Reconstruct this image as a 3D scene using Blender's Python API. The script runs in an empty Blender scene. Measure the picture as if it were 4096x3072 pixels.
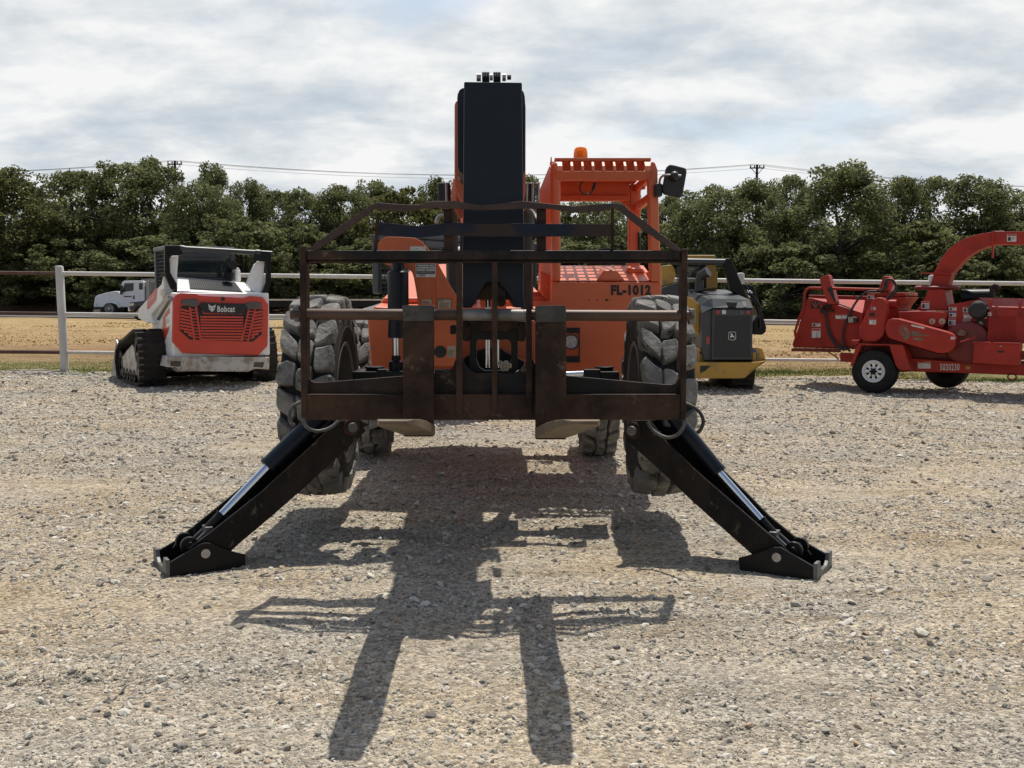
import bpy, math, random
import numpy as np
from mathutils import Vector, Matrix, Euler
R = math.radians
random.seed(7)
SC = bpy.context.scene
COL = SC.collection

# ------------------------------------------------------------------ camera
FPX = 4074.0                      # focal length in pixels of the 4096 px wide photo
PITCH = math.atan((1536 - 1203.6) / FPX)
CAM_H = 1.35
cd = bpy.data.cameras.new('camera')
cam = bpy.data.objects.new('camera', cd)
COL.objects.link(cam)
cam.location = (0, 0, CAM_H)
cam.rotation_euler = (R(90) - PITCH, 0, 0)
cd.sensor_width = 36
cd.lens = 36 * FPX / 4096
cd.clip_start = 0.05
cd.clip_end = 3000
SC.camera = cam

# ------------------------------------------------------------------ light
SUN_EL, SUN_AZ = R(66.5), R(15)
sdir = Vector((math.sin(SUN_AZ) * math.cos(SUN_EL), math.cos(SUN_AZ) * math.cos(SUN_EL), math.sin(SUN_EL)))
sl = bpy.data.lights.new('sun', 'SUN')
sl.energy = 4.6
sl.angle = R(0.53)
sl.color = (1.0, 0.95, 0.86)
so = bpy.data.objects.new('sun', sl)
COL.objects.link(so)
so.rotation_euler = sdir.to_track_quat('Z', 'Y').to_euler()
so.location = (5, 10, 30)

world = bpy.data.worlds.new('World')
SC.world = world
world.use_nodes = True
wt = world.node_tree
wt.nodes.clear()


def nd(t, typ, **kw):
    n = t.nodes.new(typ)
    for k, v in kw.items():
        if k == 'ins':
            for a, b in v.items():
                n.inputs[a].default_value = b
        else:
            setattr(n, k, v)
    return n


def ramp(t, src, stops):
    r = t.nodes.new('ShaderNodeValToRGB')
    e = r.color_ramp.elements
    while len(e) < len(stops):
        e.new(0.5)
    for i, (p, c) in enumerate(stops):
        e[i].position = p
        e[i].color = (c[0], c[1], c[2], 1) if not isinstance(c, (int, float)) else (c, c, c, 1)
    t.links.new(src, r.inputs['Fac'])
    return r


out = nd(wt, 'ShaderNodeOutputWorld')
bg = nd(wt, 'ShaderNodeBackground')
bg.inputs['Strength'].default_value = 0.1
sky = nd(wt, 'ShaderNodeTexSky', sky_type='NISHITA', sun_disc=False, sun_elevation=SUN_EL, sun_rotation=SUN_AZ)
sky.air_density = 1.0
sky.dust_density = 1.6
tc = nd(wt, 'ShaderNodeTexCoord')
sx = nd(wt, 'ShaderNodeSeparateXYZ')
wt.links.new(tc.outputs['Generated'], sx.inputs[0])
mz = nd(wt, 'ShaderNodeMath', operation='MAXIMUM', ins={1: 0.0})
wt.links.new(sx.outputs['Z'], mz.inputs[0])
az = nd(wt, 'ShaderNodeMath', operation='ADD', ins={1: 0.30})
wt.links.new(mz.outputs[0], az.inputs[0])
dx = nd(wt, 'ShaderNodeMath', operation='DIVIDE')
dy = nd(wt, 'ShaderNodeMath', operation='DIVIDE')
wt.links.new(sx.outputs['X'], dx.inputs[0]); wt.links.new(az.outputs[0], dx.inputs[1])
wt.links.new(sx.outputs['Y'], dy.inputs[0]); wt.links.new(az.outputs[0], dy.inputs[1])
cx = nd(wt, 'ShaderNodeCombineXYZ')
wt.links.new(dx.outputs[0], cx.inputs[0]); wt.links.new(dy.outputs[0], cx.inputs[1])
mp = nd(wt, 'ShaderNodeMapping')
mp.inputs['Location'].default_value = (3.1, 1.7, 0)
mp.inputs['Scale'].default_value = (1.5, 2.0, 1)
wt.links.new(cx.outputs[0], mp.inputs[0])
n1 = nd(wt, 'ShaderNodeTexNoise', ins={'Scale': 1.1, 'Detail': 9.0, 'Roughness': 0.55, 'Distortion': 0.1})
n2 = nd(wt, 'ShaderNodeTexNoise', ins={'Scale': 2.0, 'Detail': 12.0, 'Roughness': 0.58, 'Distortion': 0.12})
wt.links.new(mp.outputs[0], n1.inputs['Vector']); wt.links.new(mp.outputs[0], n2.inputs['Vector'])
cover = ramp(wt, n1.outputs['Fac'], [(0.33, 0.3), (0.43, 0.95), (0.6, 1.0)])
tone = ramp(wt, n2.outputs['Fac'], [(0.34, (5.4, 6.1, 6.8)), (0.44, (6.7, 7.2, 7.6)), (0.51, (8.0, 8.25, 8.4)), (0.59, (9.3, 9.3, 9.25))])
mx = nd(wt, 'ShaderNodeMix', data_type='RGBA')
wt.links.new(cover.outputs[0], mx.inputs['Factor'])
blue = nd(wt, 'ShaderNodeMix', data_type='RGBA', blend_type='ADD')
blue.inputs['Factor'].default_value = 1.0
wt.links.new(sky.outputs[0], blue.inputs['A'])
blue.inputs['B'].default_value = (2.6, 2.7, 2.6, 1)
wt.links.new(blue.outputs['Result'], mx.inputs['A'])
wt.links.new(tone.outputs[0], mx.inputs['B'])
# the bright cloud bank stands ahead of the camera; out of view overhead and behind, cloud is thinned to deepen the shade
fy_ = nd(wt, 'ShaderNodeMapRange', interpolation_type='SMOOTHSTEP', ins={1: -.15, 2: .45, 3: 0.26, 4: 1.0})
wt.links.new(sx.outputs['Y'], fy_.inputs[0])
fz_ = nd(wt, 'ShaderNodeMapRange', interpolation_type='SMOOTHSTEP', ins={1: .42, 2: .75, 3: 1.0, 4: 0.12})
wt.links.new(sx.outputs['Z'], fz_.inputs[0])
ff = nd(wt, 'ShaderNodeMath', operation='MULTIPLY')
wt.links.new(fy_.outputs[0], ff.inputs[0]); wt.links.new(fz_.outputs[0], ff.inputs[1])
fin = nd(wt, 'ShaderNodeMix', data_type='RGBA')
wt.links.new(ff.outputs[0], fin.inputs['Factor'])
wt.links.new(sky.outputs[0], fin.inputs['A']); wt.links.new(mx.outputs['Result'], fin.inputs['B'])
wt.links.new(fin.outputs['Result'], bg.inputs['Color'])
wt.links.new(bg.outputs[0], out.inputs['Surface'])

SC.view_settings.view_transform = 'Standard'
SC.view_settings.look = 'None'
SC.view_settings.exposure = 0.0
SC.view_settings.gamma = 1.0
SC.render.engine = 'CYCLES'
SC.cycles.max_bounces = 6
SC.cycles.diffuse_bounces = 3
SC.cycles.glossy_bounces = 3
SC.cycles.transmission_bounces = 4
SC.cycles.transparent_max_bounces = 4
SC.cycles.caustics_reflective = False
SC.cycles.caustics_refractive = False
SC.cycles.use_denoising = True

# ------------------------------------------------------------------ measuring the photo
class Crop:
    """pixel of an enlarged crop -> pixel of the photo"""
    def __init__(s, x0, y0, k): s.x0, s.y0, s.k = x0, y0, k
    def __call__(s, x, y): return (s.x0 + x / s.k, s.y0 + y / s.k)

SRC = Crop(0, 0, 1)
DSP = Crop(0, 0, 1 / 1.8517)
c1b = Crop(1950, 550, 2.369)
c3 = Crop(1080, 800, 1.7467)
c4 = Crop(1950, 1000, 1.7463)
c5 = Crop(550, 1600, 2.1067)
c6 = Crop(2300, 1600, 2.011)
c7 = Crop(350, 900, 2.369)
d1 = Crop(2550, 950, 2.552)
d2 = Crop(3100, 880, 2.1546)
e1 = Crop(1740, 960, 2.1826)
e2 = Crop(1450, 850, 4.148)
e3 = Crop(1740, 260, 2.3696)
e4 = Crop(1100, 1150, 1.9065)
e5 = Crop(2430, 1150, 1.886)
g5 = Crop(0, 1000, 3.0157)

CP, SP = math.cos(PITCH), math.sin(PITCH)
def ray(p):
    u = (p[0] - 2048) / FPX
    v = -(p[1] - 1536) / FPX
    return Vector((u, CP + v * SP, -SP + v * CP))


class Frame:
    """a thing's own axes: x right, y away, z up; turns photo pixels into points on one of its planes"""
    def __init__(s, origin=(0, 0, 0), yaw=0):
        s.o = Vector(origin); s.yaw = yaw
        s.M = Matrix.Rotation(yaw, 3, 'Z')
        s.Mi = s.M.inverted()
        s.c = s.Mi @ (Vector((0, 0, CAM_H)) - s.o)
    def at(s, p, y=None, x=None):
        d = s.Mi @ ray(p)
        t = (y - s.c.y) / d.y if y is not None else (x - s.c.x) / d.x
        return s.c + d * t
    def xz(s, cr, pts, y):
        r = []
        for q in pts:
            v = s.at(cr(*q), y=y)
            r.append((v.x, v.z))
        return r
    def yz(s, cr, pts, x):
        r = []
        for q in pts:
            v = s.at(cr(*q), x=x)
            r.append((v.y, v.z))
        return r
    def p(s, cr, x, y, ly): return s.at(cr(x, y), y=ly)

W = Frame()

def gz(x, y):
    """height of the yard: it falls a little to the right, and a bank rises before the trees"""
    z = -0.010 * max(-60.0, min(60.0, x)) * min(1.0, max(0.0, (y - 5) / 8)) - .012 * (1 - min(1.0, max(0.0, (y - 7) / 6)))
    t = max(0.0, min(1.0, (y - 74) / 12))
    z += 1.3 * t * t * (3 - 2 * t)
    return z


# ------------------------------------------------------------------ materials
MATS = {}
def new_mat(name):
    m = bpy.data.materials.new(name)
    m.use_nodes = True
    t = m.node_tree
    b = t.nodes['Principled BSDF']
    MATS[name] = m
    return m, t, b

def mat(name, c1, c2=None, c3_=None, scale=4, lo=.42, hi=.62, lo3=.62, hi3=.68, scale3=14, rough=.5, metal=0.0, bump=0.0,
        bscale=40, stretch=(1, 1, 1), coat=0.0, spec=.5, detail=7, rvar=.12):
    m, t, b = new_mat(name)
    L = t.links.new
    b.inputs['Roughness'].default_value = rough
    b.inputs['Metallic'].default_value = metal
    b.inputs['Coat Weight'].default_value = coat
    b.inputs['Coat Roughness'].default_value = .12
    b.inputs['Specular IOR Level'].default_value = spec
    b.inputs['Base Color'].default_value = (*c1, 1)
    tcn = nd(t, 'ShaderNodeTexCoord')
    mpn = nd(t, 'ShaderNodeMapping')
    mpn.inputs['Scale'].default_value = stretch
    L(tcn.outputs['Object'], mpn.inputs[0])
    if c2 is not None:
        n = nd(t, 'ShaderNodeTexNoise', ins={'Scale': scale, 'Detail': detail, 'Roughness': .62})
        L(mpn.outputs[0], n.inputs['Vector'])
        r = ramp(t, n.outputs['Fac'], [(lo, c1), (hi, c2)])
        last = r.outputs[0]
        if c3_ is not None:
            n3 = nd(t, 'ShaderNodeTexNoise', ins={'Scale': scale3, 'Detail': 8, 'Roughness': .7})
            L(mpn.outputs[0], n3.inputs['Vector'])
            r3 = ramp(t, n3.outputs['Fac'], [(lo3, 0.0), (hi3, 1.0)])
            mm = nd(t, 'ShaderNodeMix', data_type='RGBA')
            L(r3.outputs[0], mm.inputs['Factor'])
            L(last, mm.inputs['A'])
            mm.inputs['B'].default_value = (*c3_, 1)
            last = mm.outputs['Result']
        L(last, b.inputs['Base Color'])
        rr = nd(t, 'ShaderNodeMapRange', ins={3: rough - rvar, 4: rough + rvar})
        L(n.outputs['Fac'], rr.inputs[0])
        L(rr.outputs[0], b.inputs['Roughness'])
    if bump:
        n2 = nd(t, 'ShaderNodeTexNoise', ins={'Scale': bscale, 'Detail': 6, 'Roughness': .6})
        L(mpn.outputs[0], n2.inputs['Vector'])
        bp = nd(t, 'ShaderNodeBump', ins={'Strength': bump, 'Distance': .02})
        L(n2.outputs['Fac'], bp.inputs['Height'])
        L(bp.outputs[0], b.inputs['Normal'])
    return m

mat('orange', (.64, .132, .042), (.68, .155, .055), (.44, .105, .05), scale=2.2, scale3=9, lo3=.66, hi3=.8, rough=.42, coat=.08, rvar=.08)
mat('orange_dull', (.60, .132, .042), (.52, .115, .040), (.34, .15, .10), scale=3, scale3=11, lo3=.66, hi3=.78, rough=.5)
mat('navy_black', (.006, .0095, .017), (.010, .0135, .022), scale=2.5, rough=.36, spec=.28)
mat('black_paint', (.005, .005, .006), (.010, .010, .010), (.06, .05, .04), scale=3, scale3=26, lo3=.70, hi3=.76, rough=.42, stretch=(1, 1, 2.5), spec=.22)
mat('black_scratched', (.006, .005, .005), (.020, .014, .011), (.11, .08, .055), scale=4, scale3=12, lo3=.59, hi3=.68, rough=.5, stretch=(1.8, 1, .8), bump=.15, spec=.18)
mat('rubber', (.012, .012, .012), (.022, .021, .02), scale=8, rough=.8, spec=.3)
mat('tyre_lug', (.15, .145, .134), (.30, .285, .258), (.055, .052, .048), scale=6, scale3=13, lo3=.58, hi3=.66, rough=.9, bump=.7, bscale=28, spec=.2)
mat('tyre_wall', (.020, .020, .019), (.050, .047, .043), scale=6, rough=.85, bump=.25, spec=.25)
mat('rust', (.022, .012, .008), (.070, .037, .023), (.17, .105, .07), scale=5, scale3=9, lo3=.60, hi3=.72, rough=.6, bump=.3, bscale=60, spec=.2)
mat('rust_dark', (.010, .009, .009), (.048, .027, .018), (.15, .10, .07), scale=4.5, scale3=9, lo3=.61, hi3=.70, rough=.5, bump=.3, bscale=60, spec=.22)
mat('rust_blue', (.008, .012, .026), (.034, .022, .017), (.20, .17, .15), scale=3.2, scale3=15, lo3=.69, hi3=.73, lo=.47, hi=.56, rough=.5, bump=.2, spec=.25)
mat('rust_pipe', (.055, .030, .019), (.10, .058, .038), (.22, .18, .15), scale=5, scale3=12, lo3=.66, hi3=.72, rough=.5, metal=.25, stretch=(.5, 1, 1))
mat('worn_steel', (.13, .125, .115), (.25, .235, .21), (.03, .024, .02), scale=7, scale3=10, lo3=.56, hi3=.64, rough=.5, metal=.45, bump=.2)
mat('fork_blade', (.10, .070, .042), (.17, .125, .078), (.04, .03, .02), scale=6, scale3=14, lo3=.62, hi3=.72, rough=.6, metal=.3, stretch=(2, .4, 1))
mat('hook_steel', (.055, .053, .048), (.10, .095, .085), (.03, .022, .016), scale=7, scale3=10, lo3=.54, hi3=.64, rough=.55, metal=.3, bump=.2, spec=.3)
mat('chrome', (.72, .75, .80), rough=.16, metal=1.0)
mat('bare_steel', (.30, .29, .28), (.40, .38, .36), scale=20, rough=.42, metal=.7)
mat('cast_grey', (.11, .11, .11), (.16, .155, .15), scale=12, rough=.5, metal=.4)
mat('rim_grey', (.070, .066, .060), (.11, .10, .09), scale=5, rough=.55)
mat('white_paint', (.84, .84, .82), (.77, .765, .73), (.36, .30, .22), scale=2, scale3=9, lo3=.70, hi3=.80, rough=.38, coat=.15)
mat('white_dirty', (.55, .52, .46), (.30, .24, .17), (.12, .085, .05), scale=4.5, scale3=7, lo3=.56, hi3=.70, lo=.45, hi=.6, rough=.6)
mat('red_paint', (.62, .060, .030), (.56, .05, .028), scale=2.5, rough=.36, coat=.2)
mat('red_deep', (.52, .040, .024), (.46, .036, .022), scale=2.5, rough=.4)
mat('black_plastic', (.012, .012, .013), (.018, .018, .019), scale=9, rough=.5)
mat('dark_grey', (.035, .040, .045), (.048, .052, .056), scale=3, rough=.42)
mat('grey_hood', (.034, .040, .045), (.045, .051, .056), scale=3, rough=.45, spec=.35)
mat('yellow', (.46, .26, .035), (.40, .225, .04), (.24, .15, .07), scale=3, scale3=6, lo3=.54, hi3=.70, rough=.42)
mat('chip_red', (.40, .038, .024), (.31, .032, .022), (.27, .045, .03), scale=2.4, scale3=7, lo3=.56, hi3=.74, rough=.5, spec=.22)
mat('chip_red_dark', (.20, .022, .016), (.15, .02, .016), scale=3, rough=.55)
mat('fence_white', (.62, .585, .54), (.54, .50, .45), (.30, .19, .11), scale=3, scale3=10, lo3=.69, hi3=.78, rough=.55)
mat('fence_rust', (.070, .030, .022), (.105, .052, .036), scale=3, rough=.65)
mat('decal_white', (.66, .65, .61), (.56, .55, .50), scale=30, rough=.5)
mat('decal_cream', (.46, .38, .28), (.38, .31, .23), scale=30, rough=.55)
mat('decal_red', (.46, .06, .045), rough=.5)
mat('decal_blue', (.05, .07, .30), rough=.5)
mat('decal_black', (.012, .012, .012), rough=.5)
mat('decal_faded', (.20, .16, .10), (.13, .055, .035), (.28, .05, .035), scale=11, scale3=13, lo3=.5, hi3=.58, rough=.6)
mat('lens_red', (.32, .02, .02), rough=.2, coat=.5)
mat('lens_smoke', (.055, .050, .042), (.085, .078, .066), scale=30, rough=.22, coat=.6)
mat('lens_clear', (.62, .62, .58), (.42, .42, .40), scale=40, rough=.2, coat=.6)
mat('hose', (.022, .022, .022), rough=.55)
mat('hose_worn', (.07, .068, .065), (.14, .135, .13), scale=30, rough=.6)
mat('bark', (.045, .036, .028), (.075, .06, .048), scale=9, rough=.95, bump=.5, bscale=25)
mat('pole_wood', (.030, .024, .020), (.045, .036, .03), scale=6, rough=.9)
mat('wire', (.16, .17, .18), rough=.6)
mat('truck_white', (.72, .74, .76), (.66, .68, .70), scale=2, rough=.35, coat=.3)
mat('navy_car', (.010, .016, .035), (.014, .02, .04), scale=2, rough=.25, coat=.6)
mat('glass_dark', (.012, .016, .018), rough=.08, spec=.8)
mat('track_rubber', (.016, .014, .012), (.032, .026, .021), (.07, .055, .04), scale=6, scale3=10, lo3=.62, hi3=.72, rough=.85)
mat('track_steel', (.22, .165, .12), (.12, .09, .065), scale=7, rough=.6, metal=.2)
mat('seat_black', (.014, .014, .014), rough=.7)

# beacon and window glass
m, t, b = new_mat('amber_glass')
b.inputs['Base Color'].default_value = (.95, .30, .015, 1)
b.inputs['Roughness'].default_value = .12
b.inputs['Alpha'].default_value = .75
tl_ = nd(t, 'ShaderNodeBsdfTranslucent', ins={'Color': (1.0, .36, .03, 1)})
mxs = nd(t, 'ShaderNodeMixShader', ins={0: .6})
t.links.new(b.outputs[0], mxs.inputs[1]); t.links.new(tl_.outputs[0], mxs.inputs[2])
t.links.new(mxs.outputs[0], t.nodes['Material Output'].inputs['Surface'])
m, t, b = new_mat('cab_glass')
b.inputs['Base Color'].default_value = (.020, .030, .034, 1)
b.inputs['Roughness'].default_value = .03
b.inputs['Alpha'].default_value = .5
b.inputs['Specular IOR Level'].default_value = .8


# ------------------------------------------------------------------ mesh collector
class MB:
    def __init__(s): s.v = []; s.f = []; s.mi = []; s.sm = []; s.cur = 0
    def _add(s, vs, fs, smooth=False):
        o = len(s.v)
        s.v += [tuple(v) for v in vs]
        for f in fs:
            s.f.append(tuple(i + o for i in f)); s.mi.append(s.cur); s.sm.append(smooth)
    def box(s, x0, x1, y0, y1, z0, z1):
        s._add([(x0, y0, z0), (x1, y0, z0), (x1, y1, z0), (x0, y1, z0), (x0, y0, z1), (x1, y0, z1), (x1, y1, z1), (x0, y1, z1)],
               [(0, 3, 2, 1), (4, 5, 6, 7), (0, 1, 5, 4), (1, 2, 6, 5), (2, 3, 7, 6), (3, 0, 4, 7)])
        return s
    def loft(s, rings, cap=True, smooth=False, close=True):
        n = len(rings[0]); vs = [p for r in rings for p in r]; fs = []
        for k in range(len(rings) - 1):
            for i in range(n if close else n - 1):
                j = (i + 1) % n
                fs.append((k * n + i, k * n + j, (k + 1) * n + j, (k + 1) * n + i))
        s._add(vs, fs, smooth)
        if cap:
            o = len(s.v) - len(vs)
            s.f.append(tuple(o + i for i in range(n - 1, -1, -1))); s.mi.append(s.cur); s.sm.append(False)
            s.f.append(tuple(o + (len(rings) - 1) * n + i for i in range(n))); s.mi.append(s.cur); s.sm.append(False)
        return s
    def prism(s, poly, y0, y1, lean=0.0, shear=0.0, z0=0.0):
        """outline in x,z standing between two depths"""
        a = [(x, y0 + lean * (z - z0), z) for x, z in poly]
        b = [(x + shear * (y1 - y0), y1 + lean * (z - z0), z) for x, z in poly]
        return s.loft([a, b])
    def prismx(s, poly, x0, x1):
        return s.loft([[(x0, y, z) for y, z in poly], [(x1, y, z) for y, z in poly]])
    def prismz(s, poly, z0, z1):
        return s.loft([[(x, y, z0) for x, y in poly], [(x, y, z1) for x, y in poly]])
    def ring(s, outer, inner, y0, y1):
        n = len(outer)
        vs = [(x, y0, z) for x, z in outer] + [(x, y0, z) for x, z in inner] + [(x, y1, z) for x, z in outer] + [(x, y1, z) for x, z in inner]
        fs = []
        for i in range(n):
            j = (i + 1) % n
            fs += [(i, j, n + j, n + i), (2 * n + j, 2 * n + i, 3 * n + i, 3 * n + j), (i, 2 * n + i, 2 * n + j, j), (n + i, n + j, 3 * n + j, 3 * n + i)]
        s._add(vs, fs)
        return s
    def tube(s, pts, r, n=10, cap=True, rs=None):
        pts = [Vector(p) for p in pts]
        rings = []
        up = None
        for i, p in enumerate(pts):
            a = pts[max(0, i - 1)]; b = pts[min(len(pts) - 1, i + 1)]
            d = (b - a).normalized()
            if up is None:
                up = Vector((0, 0, 1)) if abs(d.z) < .9 else Vector((1, 0, 0))
            x = d.cross(up).normalized(); up2 = x.cross(d).normalized(); up = up2
            rr = rs[i] if rs else r
            rings.append([p + x * (rr * math.cos(6.28318 * k / n)) + up2 * (rr * math.sin(6.28318 * k / n)) for k in range(n)])
        return s.loft(rings, cap, True)
    def cyl(s, a, b, r, r2=None, n=20): return s.tube([a, b], r, n, True, [r, r if r2 is None else r2])
    def bar(s, a, b, w, h, up=(0, 0, 1)):
        a = Vector(a); b = Vector(b); d = (b - a).normalized()
        up = Vector(up)
        x = d.cross(up).normalized() * (w / 2); u = x.cross(d).normalized() * (h / 2)
        return s.loft([[p - x - u, p + x - u, p + x + u, p - x + u] for p in (a, b)])
    def lathe(s, prof, c, axis='x', n=40, smooth=True, closed=False):
        c = Vector(c); rings = []
        for k in range(n):
            a = 6.2831853 * k / n; ca, sa = math.cos(a), math.sin(a)
            rr = []
            for h, r in prof:
                if axis == 'x': rr.append(c + Vector((h, r * ca, r * sa)))
                elif axis == 'y': rr.append(c + Vector((r * ca, h, r * sa)))
                else: rr.append(c + Vector((r * ca, r * sa, h)))
            rings.append(rr)
        m = len(prof); vs = [p for r in rings for p in r]; fs = []
        for k in range(n):
            k2 = (k + 1) % n
            for i in range(m if closed else m - 1):
                j = (i + 1) % m
                fs.append((k * m + i, k * m + j, k2 * m + j, k2 * m + i))
        s._add(vs, fs, smooth)
        return s
    def xf(s, F):
        """from a frame's own axes into the world"""
        s.v = [tuple(F.M @ Vector(v) + F.o) for v in s.v]
        return s
    def build(s, name, mats, parent=None, bevel=0.0, seg=2, off=None, angle=35):
        me = bpy.data.meshes.new(name)
        off = Vector(off) if off is not None else (PARENT_OFF.get(parent.name, Vector()) if parent is not None else Vector())
        me.from_pydata([(v[0] - off.x, v[1] - off.y, v[2] - off.z) for v in s.v], [], s.f)
        if not isinstance(mats, (list, tuple)): mats = [mats]
        for mname in mats: me.materials.append(MATS[mname])
        me.polygons.foreach_set('material_index', s.mi)
        me.polygons.foreach_set('use_smooth', s.sm)
        import bmesh
        bm = bmesh.new(); bm.from_mesh(me)
        bmesh.ops.recalc_face_normals(bm, faces=bm.faces)
        for e in bm.edges:
            if len(e.link_faces) == 2 and e.calc_face_angle(0) > .6: e.smooth = False
        bm.to_mesh(me); bm.free()
        o = bpy.data.objects.new(name, me)
        COL.objects.link(o)
        if parent is not None:
            o.parent = parent
            PARENT_OFF[o.name] = off
        else:
            o.location = off
        if bevel:
            bv = o.modifiers.new('bevel', 'BEVEL'); bv.width = bevel; bv.segments = seg; bv.limit_method = 'ANGLE'; bv.angle_limit = R(angle)
        return o

PARENT_OFF = {}
def thing(name, label, cat, loc=(0, 0, 0), yaw=0.0, group=None, local=False):
    o = bpy.data.objects.new(name, None)
    COL.objects.link(o)
    o.location = loc; o.rotation_euler = (0, 0, yaw)
    o.empty_display_size = .3
    o['label'] = label; o['category'] = cat
    if group: o['group'] = group
    PARENT_OFF[o.name] = Vector() if local else Vector(loc)
    return o

def tag(o, label, cat, group=None):
    o['label'] = label; o['category'] = cat
    if group: o['group'] = group
    return o

def copy_tree(o, parent=None):
    c = o.copy(); COL.objects.link(c)
    if parent is not None: c.parent = parent
    for ch in list(o.children): copy_tree(ch, c)
    return c

_tcache = {}
def glyphs(txt, bold=0.0):
    key = (txt, bold)
    if key in _tcache: return _tcache[key]
    cu = bpy.data.curves.new('lettering', 'FONT')
    cu.body = txt; cu.size = 1.0; cu.space_character = 1.12; cu.offset = bold; cu.resolution_u = 3
    ob = bpy.data.objects.new('lettering', cu)
    COL.objects.link(ob)
    bpy.context.view_layer.update()
    me = bpy.data.meshes.new_from_object(ob.evaluated_get(bpy.context.evaluated_depsgraph_get()))
    vs = [v.co.copy() for v in me.vertices]; fs = [tuple(p.vertices) for p in me.polygons]
    bpy.data.objects.remove(ob); bpy.data.meshes.remove(me); bpy.data.curves.remove(cu)
    _tcache[key] = (vs, fs)
    return vs, fs

def letter(mb, txt, bl, ux, uz, bold=0.0):
    """write txt with its lower left corner at bl, filling width vector ux and height vector uz"""
    vs, fs = glyphs(txt, bold)
    x0 = min(v.x for v in vs); x1 = max(v.x for v in vs); y0 = min(v.y for v in vs); y1 = max(v.y for v in vs)
    bl = Vector(bl); ux = Vector(ux); uz = Vector(uz)
    mb._add([bl + ux * ((v.x - x0) / (x1 - x0)) + uz * ((v.y - y0) / (y1 - y0)) for v in vs], fs)
    return mb

def writing(F, cr, x0, y0, x1, y1, ly, txt, m, parent, name='lettering', bold=0.0):
    a = F.p(cr, x0, y1, ly); b = F.p(cr, x1, y1, ly); c = F.p(cr, x0, y0, ly)
    mb = MB(); letter(mb, txt, a, b - a, c - a, bold)
    return mb.build(name, m, parent)

def decal(F, cr, x0, y0, x1, y1, ly, parent, kind='warn', name='sticker', th=.003, top=None, cols=None):
    """a small printed plate: border sheet, coloured head strip and rows of print"""
    a = F.p(cr, x0, y1, ly); b = F.p(cr, x1, y1, ly); c = F.p(cr, x0, y0, ly)
    ux = b - a; uz = c - a
    n = ux.cross(uz).normalized()
    if n.y > 0: n = -n
    mb = MB()
    def rect(u0, v0, u1, v1, d, dep):
        q = [a + ux * u0 + uz * v0, a + ux * u1 + uz * v0, a + ux * u1 + uz * v1, a + ux * u0 + uz * v1]
        mb.loft([[p + n * (d - dep) for p in q], [p + n * d for p in q]])
    mats = cols or ['decal_white', 'decal_red', 'decal_black']
    rect(0, 0, 1, 1, th, th)
    rnd = random.Random(int(x0 * 7 + y0))
    if kind == 'warn':
        mb.cur = 1; rect(.04, .74, .96, .97, th + .0015, .001)
        mb.cur = 2
        rect(.10, .10, .42, .62, th + .0015, .001) if rnd.random() < .6 else None
        for k in range(3):
            rect(.5, .16 + .17 * k, .6 + .32 * rnd.random(), .22 + .17 * k, th + .0015, .001)
    elif kind == 'text':
        mb.cur = 2
        for k in range(5):
            rect(.08, .10 + .13 * k, .6 + .32 * rnd.random(), .15 + .13 * k, th + .0015, .001)
    elif kind == 'plate':
        mb.cur = 2
        rect(.04, .24, .96, .95, th + .0015, .001)
        mb.cur = 0
        for v0, v1, u0, u1 in ((.80, .90, .10, .68), (.80, .90, .71, .92), (.64, .74, .06, .68), (.64, .74, .70, .96), (.48, .58, .06, .48), (.48, .58, .52, .96), (.40, .42, .06, .94), (.33, .35, .06, .9)):
            rect(u0, v0, u1, v1, th + .003, .001)
    return mb.build(name, mats, parent)

def rot2(pts, c, a):
    ca, sa = math.cos(a), math.sin(a)
    return [(c[0] + (x - c[0]) * ca - (y - c[1]) * sa, c[1] + (x - c[0]) * sa + (y - c[1]) * ca) for x, y in pts]

# ================================================================== the ground
def mesh_np(name, verts, faces, mats, smooth=False, attrs=None, parent=None):
    """numpy verts (n,3), faces (m,k) -> one mesh object"""
    me = bpy.data.meshes.new(name)
    n, (m_, k) = len(verts), faces.shape
    me.vertices.add(n); me.vertices.foreach_set('co', np.asarray(verts, dtype=np.float32).ravel())
    me.loops.add(m_ * k); me.loops.foreach_set('vertex_index', faces.astype(np.int32).ravel())
    me.polygons.add(m_); me.polygons.foreach_set('loop_start', np.arange(0, m_ * k, k, dtype=np.int32))
    me.polygons.foreach_set('use_smooth', np.full(m_, smooth, dtype=bool))
    for mn in (mats if isinstance(mats, (list, tuple)) else [mats]): me.materials.append(MATS[mn])
    for an, arr in (attrs or {}).items():
        a = me.attributes.new(an, 'FLOAT', 'POINT'); a.data.foreach_set('value', np.asarray(arr, dtype=np.float32))
    me.update(calc_edges=True)
    o = bpy.data.objects.new(name, me); COL.objects.link(o)
    if parent is not None: o.parent = parent
    return o

RNG = np.random.default_rng(11)
def vnoise(x, y, seed=0):
    """smooth value noise, about -1..1"""
    def h(i, j):
        v = np.sin(i * 127.1 + j * 311.7 + seed * 74.7) * 43758.5453
        return (v - np.floor(v)) * 2 - 1
    xi, yi = np.floor(x), np.floor(y); fx, fy = x - xi, y - yi
    fx = fx * fx * (3 - 2 * fx); fy = fy * fy * (3 - 2 * fy)
    a = h(xi, yi) * (1 - fx) + h(xi + 1, yi) * fx
    b = h(xi, yi + 1) * (1 - fx) + h(xi + 1, yi + 1) * fx
    return a * (1 - fy) + b * fy

def gz_np(x, y):
    z = -0.010 * np.clip(x, -60, 60) * np.clip((y - 5) / 8, 0, 1) - .012 * (1 - np.clip((y - 7) / 6, 0, 1))
    t = np.clip((y - 74) / 12, 0, 1)
    return z + 1.3 * t * t * (3 - 2 * t)

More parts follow.
